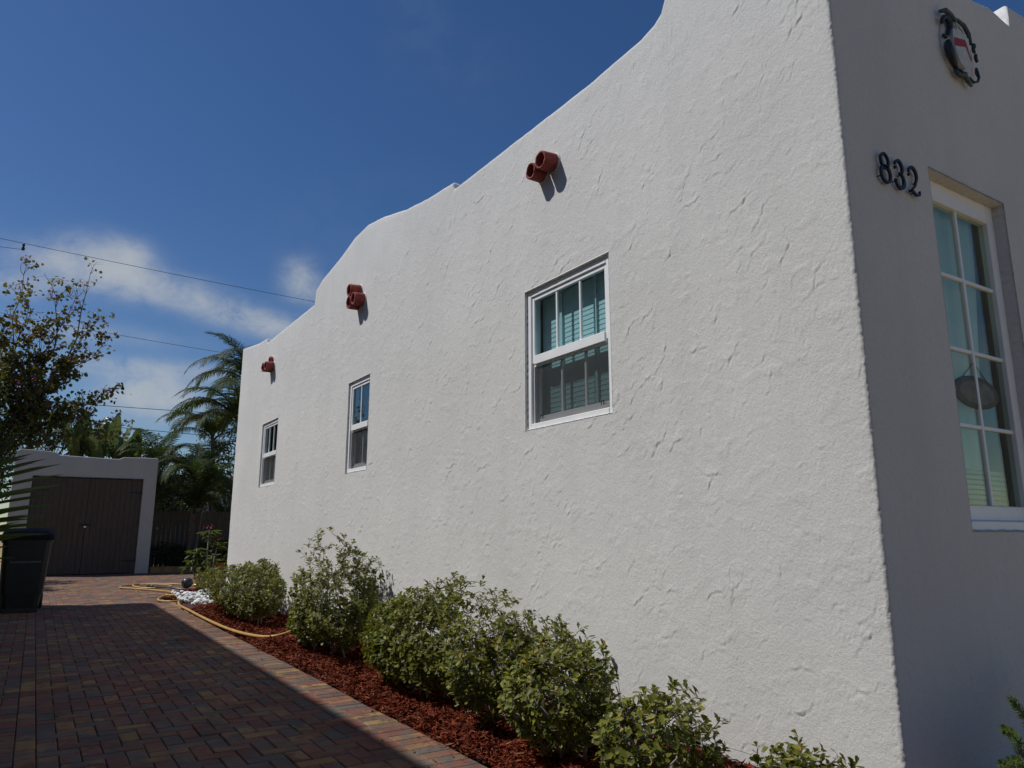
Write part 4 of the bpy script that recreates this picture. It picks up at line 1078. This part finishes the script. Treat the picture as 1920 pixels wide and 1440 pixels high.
def paddle_plant(base,h,label,spec,nrand,seed):
    rr=random.Random(seed); t=empty('bird_of_paradise_tree',base,label,'plant','paddle-leaved plants behind the garage'); bx,by,_=base
    MB().tube([(bx,by,-.05),(bx+.03,by,h*.5),(bx,by,h)],[.13,.11,.09],8).build('trunk',M['barkd'],t,smooth=True)
    sp_=list(spec)+[(rr.randrange(3),rr.uniform(0,6.28),rr.uniform(.05,.6),rr.uniform(.75,1.05)) for _ in range(nrand)]
    for k,az,tilt,s in sp_:
        key='pd%d'%k; loc=(bx,by,h-.1)
        if key not in PROTO: o=obj('leaf',PM[k].v,PM[k].f,M['paddle'],t,attr=PM[k].a,local=True,loc=loc); PROTO[key]=o
        else: o=inst(PROTO[key],loc,t,'leaf')
        o.rotation_euler=Matrix.Rotation(az,3,'Z').to_4x4().to_3x3().to_euler() if tilt==0 else (Matrix.Rotation(az,3,'Z')@Matrix.Rotation(tilt,3,'Y')).to_euler(); o.scale=(s,)*3
paddle_plant((1.95,30.9,0),3.0,'paddle-leaved plant with upright leaves showing above the middle of the garage',[(1,R(-60),.05,1.0),(0,R(100),.10,1.0),(1,R(30),.25,.95)],7,41)
paddle_plant((2.75,31.3,0),2.6,'shorter paddle-leaved plant above the right end of the garage',[(0,R(-80),.1,1.0),(1,R(70),.2,.95)],7,42)
paddle_plant((1.15,31.2,0),3.1,'paddle-leaved plant half hidden by the flowering tree',[(1,R(-100),.1,1.0),(2,R(20),.3,1.1)],7,43)

# ------------------------------------------------------------------ trees
def limb(mb,p0,p1,r0,r1,rr,wob=.25,n=7):
    p0=Vector(p0);p1=Vector(p1); L=(p1-p0).length; P=[]
    o1=Vector((rr.gauss(0,1),rr.gauss(0,1),rr.gauss(.3,.6)))*wob*L*.25
    for k in range(n+1):
        t=k/n; P.append(p0.lerp(p1,t)+o1*math.sin(math.pi*t)+Vector((rr.gauss(0,1),rr.gauss(0,1),rr.gauss(0,1)))*L*.012*(0<k<n))
    mb.tube([tuple(q) for q in P],[r0+(r1-r0)*k/n for k in range(n+1)],6); return P
def orchid_tree():
    rr=random.Random(77); base=(-1.9,29.2,0)
    t=empty('orchid_tree',base,'sparse flowering tree with pink blossoms against the sky, left','tree')
    mb=MB(); tr=limb(mb,(base[0],base[1],-.1),(-1.75,29.1,3.6),.17,.12,rr,.1)
    targets=[((.66,29.0,10.25),.25),((.30,29.2,9.3),.5),((1.25,28.6,7.55),.8),((1.05,28.8,8.5),.8),((-.45,29.0,9.6),.6),((-1.3,29.3,9.9),.9),((1.65,28.0,5.9),.9),((1.9,28.2,4.7),.7),((-.6,28.4,7.6),1.2),((-2.4,28.8,9.0),1.2),((.3,28.3,6.6),1.2),((-1.3,28.0,6.2),1.3),((-.2,28.0,5.2),1.2),((.9,28.4,5.2),1.1),((-3.6,28.9,8.0),1),((-3.2,29.5,6.0),1),((.0,28.8,8.2),1.0),((-1.0,28.6,8.6),1.1),((-1.6,28.4,7.6),1.3),((-1.9,28.2,5.2),1.3)]
    LP=[];FP=[]
    for tg,den in targets:
        st=tr[rr.randrange(5,8)]; P=limb(mb,st,tg,.045,.009,rr,.30,9)
        for k in range(3,10):
            for _ in range(3 if den>.4 else 2):
                b=P[k]; d=(P[min(k+1,9)]-P[k-1]).normalized()+Vector((rr.gauss(0,.75),rr.gauss(0,.75),rr.gauss(.15,.55))); d.normalize(); L=rr.uniform(.35,.95)*(1.15-.06*k)
                e=b+d*L; Q=limb(mb,b,e,.011,.004,rr,.3,4)
                for j in range(2,5):
                    for _ in range(rr.choice([0,1,1,2])):
                        e2=Q[j]+Vector((rr.gauss(0,.16),rr.gauss(0,.16),rr.gauss(.03,.13))); mb.tube([tuple(Q[j]),tuple((Q[j]+e2)/2+Vector((0,0,.02))),tuple(e2)],[.004,.003,.002],4,cap=False)
                        m=2+int(rr.random()*(9*den+(10 if e2.z<7.6 and e2.x<.4 else 0))) if rr.random()<.35+.55*den else 0
                        for _ in range(m): LP.append(e2+Vector((rr.gauss(0,.085),rr.gauss(0,.085),rr.gauss(-.02,.07))))
                        if rr.random()<.22: FP+= [e2+Vector((rr.gauss(0,.05),rr.gauss(0,.05),rr.gauss(0,.05))) for _ in range(3)]
    mb.build('trunk',M['barkd'],t,smooth=True)
    n=len(LP); P=np.array([tuple(p) for p in LP]); D=rdir(n)+np.array([0,0,-.35]); Up=rdir(n)+np.array([0,0,1.0]); L=rng.uniform(.08,.15,n)
    V,F,A=leaves(P,D,Up,L,L*.85,np.clip(rng.normal(.5,.27,n),0,1),.3,'strap',.15)
    obj('crown',V,F,M['treeleaf'],t,attr=A)
    n=len(FP)*4; P=np.repeat(np.array([tuple(p) for p in FP]),4,0); D=rdir(n); Up=rdir(n)
    V,F,A=leaves(P,D,Up,rng.uniform(.05,.085,n),.035,rng.random(n),.2,'obovate',.1)
    obj('blossom',V,F,M['flower'],t,attr=A)
orchid_tree()
def dense(base,h,rx,ry,z0,label,nl,seed,leafL=.12,mat='darkleaf',name='evergreen_tree',cat='tree',group='dark evergreens behind the garage',trunk_r=.10):
    rr=random.Random(seed); r2=np.random.default_rng(seed); t=empty(name,base,label,cat,group); bx,by,_=base; mb=MB()
    tr=limb(mb,(bx,by,-.1),(bx+rr.uniform(-.2,.2),by,z0+(h-z0)*.5),trunk_r,trunk_r*.5,rr,.15)
    cz=(h+z0)/2; hz=(h-z0)/2; cl=[]
    for k in range(46):
        d=r2.normal(size=3); d/=np.linalg.norm(d); q=r2.uniform(.45,1.0)
        c=np.array([bx+d[0]*rx*q,by+d[1]*ry*q,cz+d[2]*hz*q]); cl.append((c,r2.uniform(.16,.36)*min(rx,hz)))
        P=limb(mb,tr[rr.randrange(2,8)],tuple(c),.03*trunk_r/.1,.006,rr,.3,5)
    mb.build('trunk',M['barkd'],t,smooth=True)
    Ps=[];Ds=[]
    for c,r_ in cl:
        m=nl//46; d=r2.normal(size=(m,3)); d/=np.linalg.norm(d,axis=1,keepdims=True); rad=r_*r2.random(m)[:,None]**.45*np.array([1.25,1.25,.8])
        Ps.append(c+d*rad); Ds.append(d*.7+r2.normal(0,.5,(m,3))+np.array([0,0,-.15]))
    P=np.vstack(Ps);D=np.vstack(Ds); n=len(P); L=leafL*r2.uniform(.6,1.25,n); Up=r2.normal(0,.5,(n,3))+np.array([0,0,1])
    V,F,A=leaves(P,D,Up,L,L*.5,np.clip(r2.normal(.42,.25,n),0,1),.22,'lance',.2)
    V[:,2]=np.maximum(V[:,2],.01)
    obj('crown',V,F,M[mat],t,attr=A); return t
dense((-2.0,27.6,0),6.3,1.5,1.2,1.6,'dark dense tree standing left of the garage roof',6500,61)
dense((.0,31.6,0),6.2,1.7,1.2,2.4,'dark dense tree behind the left half of the garage',6500,62)
dense((3.9,33.0,0),5.2,1.7,1.3,1.0,'dark tree filling the gap behind the garage corner',5600,63,.13)
dense((6.4,29.8,0),5.4,2.1,1.3,1.0,'dark tree behind the palms by the house corner',5600,64,.13)
dense((-4.5,31.0,0),7.5,2.4,1.8,1.5,'tall dark tree at the left edge behind the flowering tree',6000,65,.15)
dense((-1.75,19.8,0),3.3,.85,1.6,.3,'leafy bush at the left edge between bin and garage',4200,66,.10,'darkleaf','leafy_bush','bush',None,.05)
dense((-1.9,22.6,0),4.2,.9,1.1,.4,'tall leafy bush beside the left corner of the garage',4200,67,.11,'darkleaf','leafy_bush','bush',None,.05)
dense((3.75,25.85,0),.95,.65,.32,.02,'low dark bush at the foot of the fence next to the garage',2200,68,.07,'darkleaf','low_bush','bush',None,.03)
dense((5.0,25.85,0),1.05,.7,.32,.02,'low dark bush at the foot of the fence near the house corner',2200,69,.07,'darkleaf','low_bush','bush',None,.03)

# ------------------------------------------------------------------ plants at the corners
def corner_plant():
    b=(3.0,16.35,0); t=empty('flowering_corner_plant',b,'slender plant with long leaves and red flowers at the far house corner','plant'); rr=random.Random(5)
    mb=MB(); P=[];D=[];FP=[]
    for k,(dx,dy,h) in enumerate(((.02,0,1.22),(-.12,.1,.86),(.16,.05,.98),(-.04,-.08,.55),(.10,.15,.70),(-.2,-.02,.62))):
        e=(b[0]+dx*1.4,b[1]+dy,h); mb.tube([(b[0]+dx*.3,b[1]+dy*.3,-.03),(b[0]+dx,b[1]+dy,h*.55),e],[.022,.016,.010],6)
        for j in range(26):
            a=rr.uniform(0,6.28); P.append((e[0],e[1],e[2]-rr.random()*.16)); D.append((math.cos(a),math.sin(a),rr.uniform(-.35,.7)))
        if k in(0,2): FP+=[(e[0]+rr.gauss(0,.04),e[1]+rr.gauss(0,.04),e[2]+.07+rr.gauss(0,.025)) for _ in range(9)]
    mb.build('stem',M['bark'],t,smooth=True); n=len(P); L=rng.uniform(.16,.27,n)
    V,F,A=leaves(np.array(P),np.array(D),rdir(n)*.3+np.array([0,0,1]),L,L*.26,np.clip(rng.normal(.5,.25,n),0,1),.3,'lance',.35); obj('foliage',V,F,M['cornerleaf'],t,attr=A)
    n=len(FP)
    V,F,A=leaves(np.array(FP),rdir(n),rdir(n),.05,.035,rng.random(n)); obj('blossom',V,F,M['redflower'],t,attr=A)
corner_plant()
pt=empty('clay_pot',(4.72,23.6,0),'clay pot standing at the right edge of the paved court','pot')
MB().lathe([(.0,0),(.13,0),(.17,.26),(.19,.265),(.19,.31),(.165,.31),(.15,.27),(.0,.26)],(4.72,23.6,0),(0,0,1),20).build('pot_body',M['terracotta_pot'],pt,smooth=False)
n=60; P=np.tile(np.array([[4.72,23.6,.28]]),(n,1)); D=rdir(n); D[:,2]=np.abs(D[:,2])+.3
V,F,A=leaves(P,D,rdir(n)*.3+np.array([0,0,1]),rng.uniform(.2,.4,n),.035,rng.random(n),.2,'lance',.4); obj('foliage',V,F,M['cornerleaf'],pt,attr=A)
def foxtail():
    b=(3.33,1.43,.05); t=empty('foxtail_fern',b,'dark green foxtail fern at the foot of the front wall, lower right','fern'); rr=random.Random(9)
    mb=MB(); P=[];D=[];T=[]
    tips=[(3.083,1.417,.56),(2.958,1.40,.481),(2.817,1.35,.402),(3.292,1.333,.61),(3.458,1.458,.652),(3.583,1.333,.61),(3.167,1.25,.443),(3.417,1.167,.485),(3.667,1.5,.543),(3.017,1.292,.377)]
    for e in tips:
        s=Vector((b[0]+rr.uniform(-.06,.06),b[1]+rr.uniform(-.06,.06),.03)); e=Vector(e); m=s.lerp(e,.5)+Vector((0,0,.12)); Q=smooth_path([s,m,e],10); mb.tube(Q,.003,4)
        for k in range(3,len(Q)):
            u=k/len(Q); T0=(Q[min(k+1,len(Q)-1)]-Q[k-1]).normalized()
            for _ in range(24):
                d=Vector((rr.gauss(0,1),rr.gauss(0,1),rr.gauss(0,1))); d=(d-T0*d.dot(T0)).normalized()+T0*.7; P.append(tuple(Q[k]+(Q[k]-Q[k-1])*rr.random())); D.append(tuple(d)); T.append(.042*(1.15-.7*u))
    mb.build('stem',M['bark'],t); n=len(P)
    V,F,A=leaves(np.array(P),np.array(D),rdir(n),np.array(T),.0035,rng.random(n),.1,'lance',0); obj('needles',V,F,M['fern'],t,attr=A)
foxtail()

# ------------------------------------------------------------------ overhead wires
def wire(p0,p1,sag,label,r=.012,y=32):
    a=Vector((p0[0],y,p0[1])); b=Vector((p1[0],y,p1[1])); d=(b-a)
    a2=a-d*2.2; b2=b+d*2.2; P=[]
    for k in range(61):
        t=k/60; q=a2.lerp(b2,t); P.append((q.x,q.y,q.z+sag*((2*t-1)**2-.03)))
    o=MB().tube(P,r,5).build('overhead_wire',M['wire']); tag(o,label,'wire','overhead wires behind the garage'); return P
wire((-2.3,11.98),(9.68,11.59),.9,'highest thin overhead wire crossing the clouds to the house parapet',.010)
wire((.6,8.95),(5.72,8.68),.5,'second overhead wire, ending behind the palm top',.008)
wire((.91,6.0),(5.19,6.05),.25,'third overhead wire, just above the paddle leaves',.012)
wire((1.16,5.24),(4.75,5.13),.25,'lowest overhead wire, crossing in front of the paddle leaves',.012)
ins=empty('wire_splice',(-1.55,32,11.7),'small dark splice hanging on the highest wire at the left','wire splice')
MB().lathe([(.0,0),(.05,.02),(.06,.10),(.03,.16),(.055,.22),(.02,.30),(.0,.31)],(-1.55,32,11.66),(0,0,1),10).build('clamp',M['wire'],ins,smooth=True)
MB().tube([(-1.55,32,11.70),(-2.3,32,11.66),(-5,32,11.75)],.009,5).build('drop_wire',M['wire'],ins)
